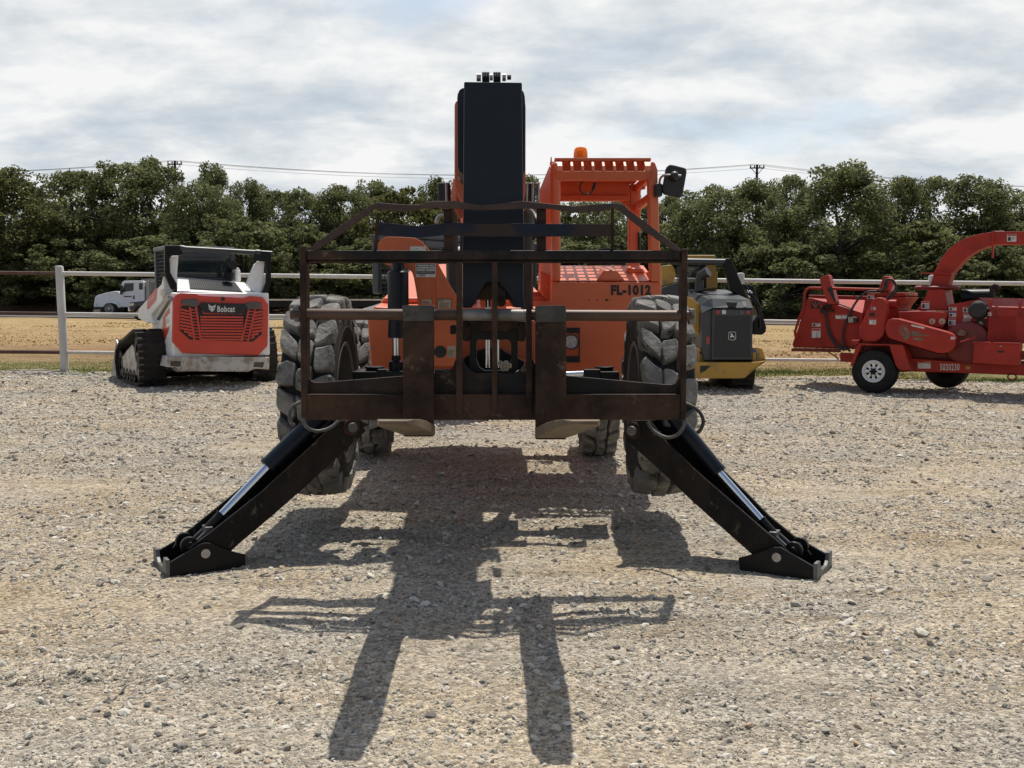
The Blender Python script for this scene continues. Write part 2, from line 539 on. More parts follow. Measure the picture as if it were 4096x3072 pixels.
def relief(x, y):
    yw = y + .35 * vnoise(x * .22, y * .1, 12) + .06 * x
    r = .014 * vnoise(x * .5, yw * 5.5, 7) + .009 * vnoise(x * 1.1, yw * 13, 10) + .020 * vnoise(x * .55 + 3, y * .8, 1) + .012 * vnoise(x * 1.9, y * 2.6, 2) + .007 * vnoise(x * 6, y * 7, 3) + .004 * vnoise(x * 17, y * 19, 4)
    for fx_, fy_ in ((-1.62, 5.2), (1.42, 5.15)):          # the shoes press into the gravel
        r = r * (1 - .8 * np.exp(-((x - fx_) ** 2 + (y - fy_) ** 2) / .16)) - .024 * np.exp(-((x - fx_) ** 2 + (y - fy_) ** 2) / .16)
    return r - .006

def ground_z(x, y): return gz_np(x, y) + relief(x, y)

# gravel: stone crumbs and fines
m, t, b = new_mat('gravel')
L = t.links.new
tcn = nd(t, 'ShaderNodeTexCoord')
pos = tcn.outputs['Object']
nA = nd(t, 'ShaderNodeTexNoise', ins={'Scale': .55, 'Detail': 5, 'Roughness': .6}); L(pos, nA.inputs['Vector'])
nB = nd(t, 'ShaderNodeTexNoise', ins={'Scale': 55, 'Detail': 4, 'Roughness': .7}); L(pos, nB.inputs['Vector'])
vo = nd(t, 'ShaderNodeTexVoronoi', ins={'Scale': 62, 'Randomness': 1.0}); L(pos, vo.inputs['Vector'])
vo2 = nd(t, 'ShaderNodeTexVoronoi', ins={'Scale': 150, 'Randomness': 1.0}); L(pos, vo2.inputs['Vector'])
tint = ramp(t, nA.outputs['Fac'], [(.30, (.36, .338, .295)), (.38, (.385, .35, .292)), (.48, (.44, .38, .295)), (.58, (.46, .382, .275)), (.67, (.38, .295, .195))])
sep = nd(t, 'ShaderNodeSeparateColor'); L(vo.outputs['Color'], sep.inputs[0])
val = ramp(t, sep.outputs[0], [(0, .55), (.5, .98), (1, 1.42)])
mul = nd(t, 'ShaderNodeMix', data_type='RGBA', blend_type='MULTIPLY'); mul.inputs['Factor'].default_value = 1
L(tint.outputs[0], mul.inputs['A']); L(val.outputs[0], mul.inputs['B'])
val2 = ramp(t, nB.outputs['Fac'], [(.3, .72), (.7, 1.22)])
mul2 = nd(t, 'ShaderNodeMix', data_type='RGBA', blend_type='MULTIPLY'); mul2.inputs['Factor'].default_value = 1
L(mul.outputs['Result'], mul2.inputs['A']); L(val2.outputs[0], mul2.inputs['B'])
mpS = nd(t, 'ShaderNodeMapping'); mpS.inputs['Scale'].default_value = (.45, 3.2, 1); mpS.inputs['Rotation'].default_value = (0, 0, .06); L(pos, mpS.inputs[0])
nS = nd(t, 'ShaderNodeTexNoise', ins={'Scale': 1.3, 'Detail': 6, 'Roughness': .62, 'Distortion': .6}); L(mpS.outputs[0], nS.inputs['Vector'])
streak = ramp(t, nS.outputs['Fac'], [(.33, (.74, .69, .62)), (.47, (.97, .96, .95)), (.56, (1.0, 1.0, 1.0)), (.68, (1.16, 1.17, 1.18))])
mul3 = nd(t, 'ShaderNodeMix', data_type='RGBA', blend_type='MULTIPLY'); mul3.inputs['Factor'].default_value = 1
L(mul2.outputs['Result'], mul3.inputs['A']); L(streak.outputs[0], mul3.inputs['B'])
L(mul3.outputs['Result'], b.inputs['Base Color'])
b.inputs['Roughness'].default_value = .95; b.inputs['Specular IOR Level'].default_value = .2
hs = nd(t, 'ShaderNodeMath', operation='ADD'); L(vo.outputs['Distance'], hs.inputs[0])
hm = nd(t, 'ShaderNodeMath', operation='MULTIPLY', ins={1: .5}); L(vo2.outputs['Distance'], hm.inputs[0]); L(hm.outputs[0], hs.inputs[1])
h2 = nd(t, 'ShaderNodeMath', operation='ADD'); L(hs.outputs[0], h2.inputs[0]); L(nB.outputs['Fac'], h2.inputs[1])
bp = nd(t, 'ShaderNodeBump', ins={'Strength': .85, 'Distance': .014}); bp.invert = True
L(h2.outputs[0], bp.inputs['Height']); L(bp.outputs[0], b.inputs['Normal'])

m, t, b = new_mat('stones')
at_ = nd(t, 'ShaderNodeAttribute', attribute_name='tone')
cr_ = ramp(t, at_.outputs['Fac'], [(0, (.13, .124, .113)), (.3, (.34, .312, .262)), (.65, (.47, .428, .352)), (.9, (.66, .62, .55)), (1, (.40, .30, .21))])
t.links.new(cr_.outputs[0], b.inputs['Base Color']); b.inputs['Roughness'].default_value = .9; b.inputs['Specular IOR Level'].default_value = .25

# dry grass field
m, t, b = new_mat('dry_grass')
L = t.links.new
tcn = nd(t, 'ShaderNodeTexCoord')
mpn = nd(t, 'ShaderNodeMapping'); mpn.inputs['Scale'].default_value = (.45, 1.3, 1); L(tcn.outputs['Object'], mpn.inputs[0])
sxy = nd(t, 'ShaderNodeSeparateXYZ'); L(tcn.outputs['Object'], sxy.inputs[0])
nA = nd(t, 'ShaderNodeTexNoise', ins={'Scale': .35, 'Detail': 7, 'Roughness': .65}); L(mpn.outputs[0], nA.inputs['Vector'])
nB = nd(t, 'ShaderNodeTexNoise', ins={'Scale': 4.5, 'Detail': 7, 'Roughness': .7}); L(mpn.outputs[0], nB.inputs['Vector'])
nC = nd(t, 'ShaderNodeTexNoise', ins={'Scale': 30, 'Detail': 4, 'Roughness': .7}); L(mpn.outputs[0], nC.inputs['Vector'])
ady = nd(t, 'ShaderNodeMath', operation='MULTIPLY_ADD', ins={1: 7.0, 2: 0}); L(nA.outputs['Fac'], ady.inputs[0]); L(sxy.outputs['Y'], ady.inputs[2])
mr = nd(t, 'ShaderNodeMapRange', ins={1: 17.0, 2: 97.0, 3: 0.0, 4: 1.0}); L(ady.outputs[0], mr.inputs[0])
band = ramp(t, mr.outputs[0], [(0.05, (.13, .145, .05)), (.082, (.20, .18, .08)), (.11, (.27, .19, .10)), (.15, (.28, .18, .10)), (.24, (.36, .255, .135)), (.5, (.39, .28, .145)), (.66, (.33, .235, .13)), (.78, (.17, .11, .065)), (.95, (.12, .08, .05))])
v1 = ramp(t, nB.outputs['Fac'], [(.3, .66), (.7, 1.3)])
mu = nd(t, 'ShaderNodeMix', data_type='RGBA', blend_type='MULTIPLY'); mu.inputs['Factor'].default_value = 1
L(band.outputs[0], mu.inputs['A']); L(v1.outputs[0], mu.inputs['B'])
v2 = ramp(t, nC.outputs['Fac'], [(.3, .6), (.7, 1.35)])
mu2 = nd(t, 'ShaderNodeMix', data_type='RGBA', blend_type='MULTIPLY'); mu2.inputs['Factor'].default_value = 1
nD = nd(t, 'ShaderNodeTexNoise', ins={'Scale': .9, 'Detail': 5, 'Roughness': .65}); L(mpn.outputs[0], nD.inputs['Vector'])
v3 = ramp(t, nD.outputs['Fac'], [(.34, (.72, .68, .64)), (.5, (1, 1, 1)), (.66, (1.15, 1.15, 1.12))])
mu3 = nd(t, 'ShaderNodeMix', data_type='RGBA', blend_type='MULTIPLY'); mu3.inputs['Factor'].default_value = 1
L(mu.outputs['Result'], mu3.inputs['A']); L(v3.outputs[0], mu3.inputs['B'])
L(mu3.outputs['Result'], mu2.inputs['A']); L(v2.outputs[0], mu2.inputs['B'])
L(mu2.outputs['Result'], b.inputs['Base Color']); b.inputs['Roughness'].default_value = 1; b.inputs['Specular IOR Level'].default_value = .1
bp = nd(t, 'ShaderNodeBump', ins={'Strength': .6, 'Distance': .06}); L(nC.outputs['Fac'], bp.inputs['Height']); L(bp.outputs[0], b.inputs['Normal'])

m, t, b = new_mat('grass_blade')
at_ = nd(t, 'ShaderNodeAttribute', attribute_name='tone')
cr_ = ramp(t, at_.outputs['Fac'], [(0, (.42, .30, .13)), (.45, (.34, .26, .09)), (.6, (.16, .19, .05)), (1, (.085, .14, .03))])
t.links.new(cr_.outputs[0], b.inputs['Base Color']); b.inputs['Roughness'].default_value = .9; b.inputs['Specular IOR Level'].default_value = .15

m, t, b = new_mat('foliage')
L = t.links.new
at_ = nd(t, 'ShaderNodeAttribute', attribute_name='tone')
oi = nd(t, 'ShaderNodeObjectInfo')
cA = ramp(t, at_.outputs['Fac'], [(0, (.090, .108, .045)), (.5, (.160, .180, .074)), (1, (.275, .285, .125))])
cB = ramp(t, at_.outputs['Fac'], [(0, (.070, .076, .025)), (.5, (.125, .128, .042)), (1, (.20, .195, .07))])
mx2 = nd(t, 'ShaderNodeMix', data_type='RGBA'); L(oi.outputs['Color'], mx2.inputs['Factor'])
L(cA.outputs[0], mx2.inputs['A']); L(cB.outputs[0], mx2.inputs['B'])
L(mx2.outputs['Result'], b.inputs['Base Color'])
b.inputs['Roughness'].default_value = .6; b.inputs['Specular IOR Level'].default_value = .25
tr = nd(t, 'ShaderNodeBsdfTranslucent'); L(mx2.outputs['Result'], tr.inputs['Color'])
ms = nd(t, 'ShaderNodeMixShader', ins={0: .5}); L(b.outputs[0], ms.inputs[1]); L(tr.outputs[0], ms.inputs[2])
L(ms.outputs[0], t.nodes['Material Output'].inputs['Surface'])

def sheet(name, xs, ys, zf, matname, edge=None):
    X, Y = np.meshgrid(xs, ys)
    if edge is not None: Y = edge(X, Y)
    Z = zf(X, Y)
    nx, ny = len(xs), len(ys)
    v = np.stack([X.ravel(), Y.ravel(), Z.ravel()], 1)
    i = np.arange(nx * ny).reshape(ny, nx)
    f = np.stack([i[:-1, :-1].ravel(), i[:-1, 1:].ravel(), i[1:, 1:].ravel(), i[1:, :-1].ravel()], 1)
    o = mesh_np(name, v, f, matname, True)
    o['kind'] = 'structure'
    return o

xs = np.concatenate([np.linspace(-45, -9, 60, endpoint=False), np.linspace(-9, 9, 620), np.linspace(9, 45, 61)[1:]])
ys = np.concatenate([np.linspace(-12, 2.4, 18, endpoint=False), np.geomspace(2.4, 18.6, 520)])
def edge(X, Y):
    k = np.clip((Y - 16.5) / 2.1, 0, 1)
    return Y + k * (.35 * vnoise(X * .5, X * 0 + 3, 8) + .16 * vnoise(X * 2.3, X * 0, 9) + .06 * vnoise(X * 9, X * 0, 5))
sheet('gravel_lot', xs, ys, ground_z, 'gravel', edge)
fx = np.concatenate([np.linspace(-400, -60, 30, endpoint=False), np.linspace(-60, 60, 240), np.linspace(60, 400, 31)[1:]])
fy = np.concatenate([np.linspace(17.2, 24, 60, endpoint=False), np.linspace(24, 110, 160), np.geomspace(112, 900, 20)])
sheet('grass_field', fx, fy, lambda x, y: gz_np(x, y) - .045 + np.clip((y - 17.6) / 1.5, 0, 1) * .05 + .03 * vnoise(x * .3, y * .3, 6), 'dry_grass')
mat('asphalt', (.10, .098, .095), (.14, .135, .13), scale=3, rough=.9)
sheet('road', np.linspace(-120, 120, 120), np.linspace(64, 72, 6), lambda x, y: gz_np(x, y) + .06, 'asphalt')

# loose stones lying on the lot (nobody could count them)
def stones():
    phi = (1 + 5 ** .5) / 2
    ico = np.array([(-1, phi, 0), (1, phi, 0), (-1, -phi, 0), (1, -phi, 0), (0, -1, phi), (0, 1, phi), (0, -1, -phi), (0, 1, -phi), (phi, 0, -1), (phi, 0, 1), (-phi, 0, -1), (-phi, 0, 1)]) / 1.9
    fc = np.array([(0, 11, 5), (0, 5, 1), (0, 1, 7), (0, 7, 10), (0, 10, 11), (1, 5, 9), (5, 11, 4), (11, 10, 2), (10, 7, 6), (7, 1, 8), (3, 9, 4), (3, 4, 2), (3, 2, 6), (3, 6, 8), (3, 8, 9), (4, 9, 5), (2, 4, 11), (6, 2, 10), (8, 6, 7), (9, 8, 1)])
    N = 260000
    u = RNG.random(N)
    d = 2.6 * (18.3 / 2.6) ** (u ** .72)
    half = .62 * d + .6
    x = (RNG.random(N) * 2 - 1) * half
    y = d + RNG.normal(0, .02, N)
    keep = (vnoise(x * .8, y * 1.1, 21) + .7 * vnoise(x * 2.7, y * 3.3, 22)) > RNG.normal(-.08, .36, N) - np.clip((d - 6) / 6, 0, .8)
    x, y, d = x[keep], y[keep], d[keep]
    n = len(x)
    s = .0026 + .0020 * RNG.gamma(1.0, 1.0, n) + (RNG.random(n) < .035) * RNG.uniform(.004, .016, n)
    s = np.minimum(s, .028) * (0.62 + d * .085)
    z = ground_z(x, y) + s * .12
    rot = RNG.random(n) * 6.28
    sc = np.stack([s * RNG.uniform(.8, 1.5, n), s * RNG.uniform(.7, 1.2, n), s * RNG.uniform(.45, .85, n)], 1)
    P = ico[None] * RNG.uniform(.72, 1.22, (n, 12, 1)) * sc[:, None, :]
    c, si = np.cos(rot)[:, None], np.sin(rot)[:, None]
    tl = RNG.normal(0, .35, n)[:, None]
    X = P[..., 0] * c - P[..., 1] * si; Y = P[..., 0] * si + P[..., 1] * c; Z = P[..., 2] + X * tl
    V = np.stack([X + x[:, None], Y + y[:, None], Z + z[:, None]], -1).reshape(-1, 3)
    F = (fc[None] + (np.arange(n) * 12)[:, None, None]).reshape(-1, 3)
    tone = np.repeat(np.clip(RNG.normal(.50, .27, n), 0, 1), 12)
    o = mesh_np('loose_gravel', V, F, 'stones', False, {'tone': tone})
    o['kind'] = 'stuff'; o['label'] = 'pale loose gravel stones scattered over the lot'; o['category'] = 'gravel'
stones()

# grass at the foot of the fence
def blades():
    N = 110000
    x = RNG.uniform(-16, 16, N)
    y = 18.35 + np.abs(RNG.normal(0, 2.0, N)) + .35 * vnoise(x * .5, x * 0 + 3, 8)
    g = vnoise(x * .45, y * .9, 31) + .6 * vnoise(x * 1.7, y * 2, 32)
    keep = g > RNG.uniform(-1.5, .7, N)
    x, y, g = x[keep], y[keep], g[keep]
    n = len(x)
    h = RNG.uniform(.02, .065, n) * (1 + .6 * np.clip(g, 0, 1))
    w = RNG.uniform(.006, .014, n); a = RNG.random(n) * 3.14
    z = gz_np(x, y) - .02
    lx, ly = RNG.normal(0, .03, n), RNG.normal(0, .03, n)
    V = np.stack([np.stack([x - w * np.cos(a), y - w * np.sin(a), z], 1), np.stack([x + w * np.cos(a), y + w * np.sin(a), z], 1), np.stack([x + lx, y + ly, z + h], 1)], 1).reshape(-1, 3)
    F = np.arange(n * 3).reshape(-1, 3)
    tone = np.repeat(np.clip(.70 + .30 * g + RNG.normal(0, .16, n) - (y - 18.6) * .09, 0, 1), 3)
    o = mesh_np('grass_tufts', V, F, 'grass_blade', False, {'tone': tone})
    o['kind'] = 'stuff'; o['label'] = 'short green and straw grass along the fence'; o['category'] = 'grass'
blades()
def straw():
    N = 90000
    y = 18.6 + 36 * RNG.random(N) ** 1.6
    x = RNG.uniform(-.62, .62, N) * (y + 3)
    g = vnoise(x * .5, y * .6, 41) + .6 * vnoise(x * 1.9, y * 1.5, 42)
    keep = g > RNG.uniform(-1.2, .9, N)
    x, y, g = x[keep], y[keep], g[keep]; n = len(x)
    h = RNG.uniform(.02, .06, n); w = RNG.uniform(.012, .035, n) * (y / 24); a = RNG.random(n) * 3.14
    z = gz_np(x, y) - .02
    lx, ly = RNG.normal(0, .05, n), RNG.normal(0, .05, n)
    V = np.stack([np.stack([x - w * np.cos(a), y - w * np.sin(a), z], 1), np.stack([x + w * np.cos(a), y + w * np.sin(a), z], 1), np.stack([x + lx, y + ly, z + h], 1)], 1).reshape(-1, 3)
    tone = np.repeat(np.clip(.12 + .05 * g + RNG.normal(0, .07, n), 0, .45), 3)
    o = mesh_np('dry_grass_blades', V, np.arange(n * 3).reshape(-1, 3), 'grass_blade', False, {'tone': tone})
    o['kind'] = 'stuff'; o['label'] = 'straw coloured dry grass on the field beyond the fence'; o['category'] = 'grass'
straw()

# ================================================================== fence
FY = 18.55
def fpost(px_d, ztop_src, zbot=None):
    X = (px_d * 1.8517 - 2048) / FPX * FY
    return X
f = thing('pipe_fence', 'white painted three rail pipe fence along the edge of the gravel lot', 'fence', (0, FY, 0))
posts_x = [fpost(p, 0) for p in (134, 512, 890, 1250, 1597, 2010, 2390)]
SLOPE = -.0105
def fz(x, h): return h + SLOPE * x
ph = 1.35 + (1204 - 575 * 1.8517) / FPX * FY - .0105 * 8.19    # measured above slope line
POST_H, RAILS = 1.90, (1.76, 1.03, .33)
for i, X in enumerate(posts_x):
    mb = MB()
    zb = gz(X, FY) - .1; zt = fz(X, POST_H)
    lean = -.035 if i == 0 else 0.0
    mb.tube([(X - lean, FY, zb), (X, FY, zt - .03), (X, FY, zt - .008), (X, FY, zt)], .072, 20, True, [.072, .072, .06, .03])
    mb.build('post', 'fence_white', f)
for a, bb in zip(posts_x[:-1], posts_x[1:]):
    for h, r in zip(RAILS, (.040, .032, .032)):
        mb = MB().cyl((a + .05, FY, fz(a, h)), (bb - .05, FY, fz(bb, h)), r, n=14)
        mb.build('rail', 'fence_white', f)
f2 = thing('pipe_fence', 'rusty brown pipe fence section left of the white corner post', 'fence', (-12, FY, 0))
xa, xb = posts_x[0] - .06, -17.0
for h in RAILS:
    MB().cyl((xb, FY, fz(xb, h)), (xa, FY, fz(xa, h)), .034, n=14).build('rail', 'fence_rust', f2)
MB().cyl((-14.0, FY + .02, 0), (-14.0, FY + .02, 2.0), .06, n=16).build('post', 'fence_rust', f2)

# ================================================================== trees
def leaf_cloud(centres, radii, per, size, rng, squash=.8):
    V = []; T = []
    for c, r in zip(centres, radii):
        n = int(per * (r / .12) ** 1.3)
        p = rng.normal(0, 1, (n, 3)); p /= np.linalg.norm(p, axis=1)[:, None]
        p *= (r * rng.uniform(.25, 1.0, n) ** .5)[:, None]
        p[:, 2] *= squash
        q = c + p
        nrm = rng.normal(0, 1, (n, 3)) + np.array([0, 0, .5]); nrm /= np.linalg.norm(nrm, axis=1)[:, None]
        a = np.cross(nrm, rng.normal(0, 1, (n, 3))); a /= np.linalg.norm(a, axis=1)[:, None]
        b_ = np.cross(nrm, a)
        s = size * rng.uniform(.55, 1.35, n)[:, None]
        V.append(np.stack([q - a * s, q - b_ * s * .6, q + a * s, q + b_ * s * .6], 1).reshape(-1, 3))
        T.append(np.repeat(np.clip(rng.normal(.45, .15) + rng.normal(0, .25, n), 0, 1), 4))
    V = np.concatenate(V); T = np.concatenate(T)
    return V, np.arange(len(V)).reshape(-1, 4), T

def crown_variant(seed, kind):
    """unit tree: height 1, base at 0"""
    rng = np.random.default_rng(seed)
    cs = []; rs = []
    n = {'oak': 230, 'tall': 180, 'bush': 170}[kind]
    lobes = [(rng.uniform(0, 6.283), rng.uniform(.45, 1.0), rng.uniform(.1, .95)) for _ in range(11)]
    for k in range(n):
        if kind == 'oak':
            z = rng.uniform(.05, .93); w = .40 * math.sin(math.pi * min(1, (z + .25) / 1.25) ** .9) ** .55
        elif kind == 'tall':
            z = rng.uniform(.06, .96); w = .32 * (1 - .72 * max(0, z - .35) / .62) + .03
        else:
            z = rng.uniform(.06, .92); w = .48 * math.sqrt(max(.02, 1 - ((z - .3) / .68) ** 2))
        a = rng.uniform(0, 6.283); rad = w * rng.uniform(.25, 1.0) ** .5
        if k % 5 < 2:                     # most clumps gather round the ends of big limbs
            la, lr, lz = lobes[k % 11]
            a = la + rng.normal(0, .32); z = min(.95, max(.04, lz + rng.normal(0, .06)))
            w2 = {'oak': .44, 'tall': .30, 'bush': .48}[kind] * (1 - .75 * max(0, z - .45) / .5)
            rad = max(.02, w2 * lr + rng.normal(0, .05))
        cs.append((rad * math.cos(a), rad * math.sin(a), z)); rs.append(rng.uniform(.038, .088))
    # ragged top sprays
    for k in range(14):
        a = rng.uniform(0, 6.283); rad = rng.uniform(0, .24 if kind != 'tall' else .12)
        cs.append((rad * math.cos(a), rad * math.sin(a), rng.uniform(.86, .985) - rad * .35)); rs.append(rng.uniform(.028, .05))
    cs = np.array(cs)
    V, F, T = leaf_cloud(cs, rs, 230, .0105 if kind != 'bush' else .016, rng)
    # trunk and limbs
    mb = MB()
    lean = rng.uniform(-.05, .05, 2)
    top = Vector((lean[0], lean[1], .62))
    mb.tube([(0, 0, -.03), (lean[0] * .2, lean[1] * .2, .15), (lean[0] * .6, lean[1] * .6, .36), top], .02, 9, True, [.030, .023, .018, .008])
    for k in range(11):
        c = Vector(cs[rng.integers(0, n)])
        t0 = rng.uniform(.2, .55)
        p0 = Vector((lean[0] * t0 / .62, lean[1] * t0 / .62, t0))
        if c.z < t0: c.z = t0 + .1
        mid = (p0 + c) / 2 + Vector((rng.uniform(-.03, .03), rng.uniform(-.03, .03), rng.uniform(-.02, .05)))
        mb.tube([p0, mid, c], .01, 6, True, [.012, .008, .003])
    return (V, F, T), mb

VAR = {}
def tree_proto(kind, seed):
    key = (kind, seed)
    if key not in VAR:
        (V, F, T), mb = crown_variant(seed, kind)
        cr = mesh_np('crown', V, F, 'foliage', False, {'tone': T})
        tk = mb.build('trunk', 'bark')
        VAR[key] = (cr.data, tk.data)
        bpy.data.objects.remove(cr); bpy.data.objects.remove(tk)
    return VAR[key]

def tree(xd, topd, Y, width_d, kind, seed, label, yellow=0.0, rot=None, name='tree'):
    X = (xd - 1106) / 2200 * Y
    zt = CAM_H + (650 - topd) / 2200 * Y
    zb = gz(X, Y) - .1
    H = zt - zb
    Wd = width_d / 2200 * Y
    cm, tm = tree_proto(kind, seed)
    base = {'oak': .86, 'tall': .66, 'bush': .96}[kind]
    r = thing(name, label, 'tree', (X, Y, zb), rot if rot is not None else (xd * .37) % 6.28, 'trees in the wood behind the field')
    r.scale = (Wd / base * 1.38, Wd / base * 1.38, H)
    c = bpy.data.objects.new('crown', cm); COL.objects.link(c); c.parent = r; c.color = (yellow, yellow, yellow, 1)
    k = bpy.data.objects.new('trunk', tm); COL.objects.link(k); k.parent = r
    return r

TREES = [
    # x, top, distance, width, kind, seed, yellowness, label
    (-70, 372, 84, 190, 'oak', 1, .3, 'tree at the far left edge of the wood cut off by the frame'),
    (22, 360, 80, 190, 'tall', 2, .75, 'yellowish green tree with a thin pale trunk at the left edge of the wood'),
    (108, 402, 86, 150, 'oak', 3, .45, 'lower oak in the dip right of the yellowish tree on the left'),
    (190, 374, 83, 190, 'oak', 4, .15, 'dark oak on the left shoulder of the tallest clump'),
    (285, 340, 84, 210, 'oak', 5, .1, 'tallest broad dark oak above the parked white semi truck'),
    (346, 347, 86, 150, 'oak', 1, .15, 'dark oak just in front of the utility pole top on the left'),
    (450, 388, 82, 170, 'oak', 3, .1, 'dark round oak above the skid steer with the wide rear grille'),
    (470, 356, 92, 90, 'tall', 6, .05, 'narrow ragged top poking above the dark round oak on the left'),
    (543, 392, 88, 110, 'oak', 10, .1, 'ragged two topped tree right of the skid steer cab'),
    (530, 462, 78, 170, 'bush', 7, .1, 'low dense tree behind the right post of the skid steer'),
    (605, 415, 90, 120, 'oak', 4, .1, 'small dark tree in the sky gap between skid steer and telehandler'),
    (668, 402, 86, 150, 'oak', 5, .2, 'medium green oak above the left end of the fork guard'),
    (655, 486, 79, 170, 'bush', 8, .2, 'low grey green bushy tree behind the left fork guard bar'),
    (750, 404, 84, 160, 'oak', 1, .35, 'mid green oak left of the hydraulic cylinder bracket'),
    (815, 394, 90, 130, 'oak', 9, .2, 'pointed spiky tree above the round black cab roof'),
    (872, 402, 80, 170, 'bush', 7, .95, 'yellow green spreading tree with bent limbs left of the boom'),
    (948, 388, 86, 110, 'oak', 10, .8, 'yellowish treetop touching the left side of the boom'),
    (1050, 420, 84, 180, 'oak', 3, .3, 'oak hidden behind the black boom nose'),
    (1150, 382, 88, 110, 'oak', 9, .2, 'narrow tree between the boom and the operator cab'),
    (1255, 424, 82, 190, 'oak', 5, .35, 'oak seen through the left half of the cab opening'),
    (1350, 430, 86, 170, 'oak', 4, .25, 'oak seen through the right half of the cab opening'),
    (1440, 424, 84, 130, 'oak', 1, .1, 'dark oak right behind the telehandler mirror'),
    (1530, 396, 80, 200, 'oak', 3, .1, 'broad dense dark oak in front of the right utility pole'),
    (1625, 394, 84, 170, 'oak', 4, .1, 'dark oak under the cross arm of the right utility pole'),
    (1695, 367, 92, 120, 'oak', 5, .1, 'rounded treetop just right of the right utility pole'),
    (1742, 405, 88, 90, 'oak', 9, .05, 'thin gappy treetop left of the tallest ragged oak'),
    (1812, 350, 80, 190, 'tall', 2, .05, 'tallest ragged oak with a thick forked trunk on the right'),
    (1885, 420, 90, 130, 'oak', 1, .1, 'lower tree in the bright gap right of the ragged oak'),
    (1940, 386, 88, 130, 'oak', 4, .3, 'lighter green oak top between two dark ones on the right'),
    (2000, 371, 90, 150, 'oak', 5, .05, 'dark billowing oak high on the right'),
    (1960, 476, 78, 250, 'bush', 8, .45, 'low light green feathery tree behind the chipper infeed'),
    (2100, 383, 86, 160, 'tall', 6, .3, 'spiky light green tree above the chipper discharge chute'),
    (2180, 404, 88, 150, 'oak', 3, .05, 'dark oak at the right edge above the chute end'),
    (2120, 505, 79, 190, 'bush', 7, .35, 'low bush under the curve of the chipper chute'),
    (2270, 392, 84, 190, 'oak', 4, .15, 'tree at the far right edge of the wood cut off by the frame'),
    (1690, 520, 77, 200, 'bush', 7, .1, 'low dark bush between the yellow loader and the chipper'),
    (1480, 540, 78, 170, 'bush', 8, .1, 'low dark bush behind the yellow loader'),
    (330, 505, 78, 220, 'bush', 7, .1, 'low dark bush behind the parked white semi truck'),
    (130, 505, 79, 200, 'bush', 8, .25, 'low bush behind the white corner post of the fence'),
    (1230, 520, 78, 220, 'bush', 7, .2, 'low bush seen through the cab below the steering wheel'),
    (800, 520, 77, 200, 'bush', 8, .2, 'low bush behind the mesh side of the second skid steer'),
]
for (x_, t_, Y_, w_, k_, s_, yl, lab) in TREES:
    tree(x_, t_, Y_, w_, k_, s_, lab, yl)

def thicket():
    rng = np.random.default_rng(5)
    cs = []; rs = []
    for k in range(900):
        x = rng.uniform(-62, 62); y = rng.uniform(84, 100)
        cs.append((x, y, gz(x, y) + rng.uniform(.2, 5.5))); rs.append(rng.uniform(1.0, 2.4))
    V, F, T = leaf_cloud(np.array(cs), rs, 7, .42, rng, .8)
    o = mesh_np('woodland', V, F, 'foliage', False, {'tone': T * .8})
    o['kind'] = 'stuff'; o['label'] = 'dark undergrowth deep inside the wood'; o['category'] = 'undergrowth'
    o.color = (.05, .05, .05, 1)
thicket()

# ================================================================== utility poles and wires
def pole(xd, topd, Y, label):
    X = (xd - 1106) / 2200 * Y; zt = CAM_H + (650 - topd) / 2200 * Y
    r = thing('utility_pole', label, 'pole', (X, Y, gz(X, Y)), group='utility poles behind the wood')
    MB().cyl((X, Y, gz(X, Y)), (X, Y, zt), .19, .13, 12).build('pole_shaft', 'pole_wood', r)
    mb = MB().box(X - .8, X + .8, Y - .09, Y - .0, zt - .42, zt - .28)
    mb.build('cross_arm', 'pole_wood', r)
    MB().bar((X - .6, Y - .05, zt - .42), (X, Y - .05, zt - 1.1), .06, .06).bar((X + .6, Y - .05, zt - .42), (X, Y - .05, zt - 1.1), .06, .06).build('brace', 'pole_wood', r)
    for dxx in (-.72, -.28, .28, .72):
        MB().lathe([(0, .05), (.1, .09), (.16, .05), (.22, .08), (.28, .02)], (X + dxx, Y - .05, zt - .28), 'z', 10).build('insulator', 'cast_grey', r)
    return X, zt
PYD = 112
xl, zl = pole(388, 353, PYD, 'dark wooden pole top peeking out of the wood on the left')
xr, zr = pole(1628, 361, PYD, 'dark wooden pole standing above the trees right of the cab')
span = xr - xl
pts_ = [(xl - span, zl - .2), (xl, zl), (xr, zr), (xr + span, zr - 2.2)]
for dxx, dz in ((-.72, 0), (-.28, .05), (.28, -.35), (.72, 0.02)):
    mb = MB(); line = []
    for (xa_, za_), (xb_, zb_) in zip(pts_[:-1], pts_[1:]):
        for k in range(24):
            u = k / 24
            line.append((xa_ + (xb_ - xa_) * u + dxx, PYD - .05, za_ + (zb_ - za_) * u - 1.5 * 4 * u * (1 - u) * .9 + dz))
    mb.tube(line, .015, 5, False)
    tag(mb.build('power_line', 'wire'), 'thin grey overhead wire strung between the two utility poles', 'wire', 'overhead wires')

# ================================================================== TELEHANDLER
TH = thing('telehandler', 'orange telehandler with black boom, pallet forks and splayed stabilizer legs, front wheels lifted', 'telehandler', (-.137, 6.2, 0))
SH = -.036                      # the machine points a little left of straight away
def mxc(y): return -.137 + SH * (y - 6.2)

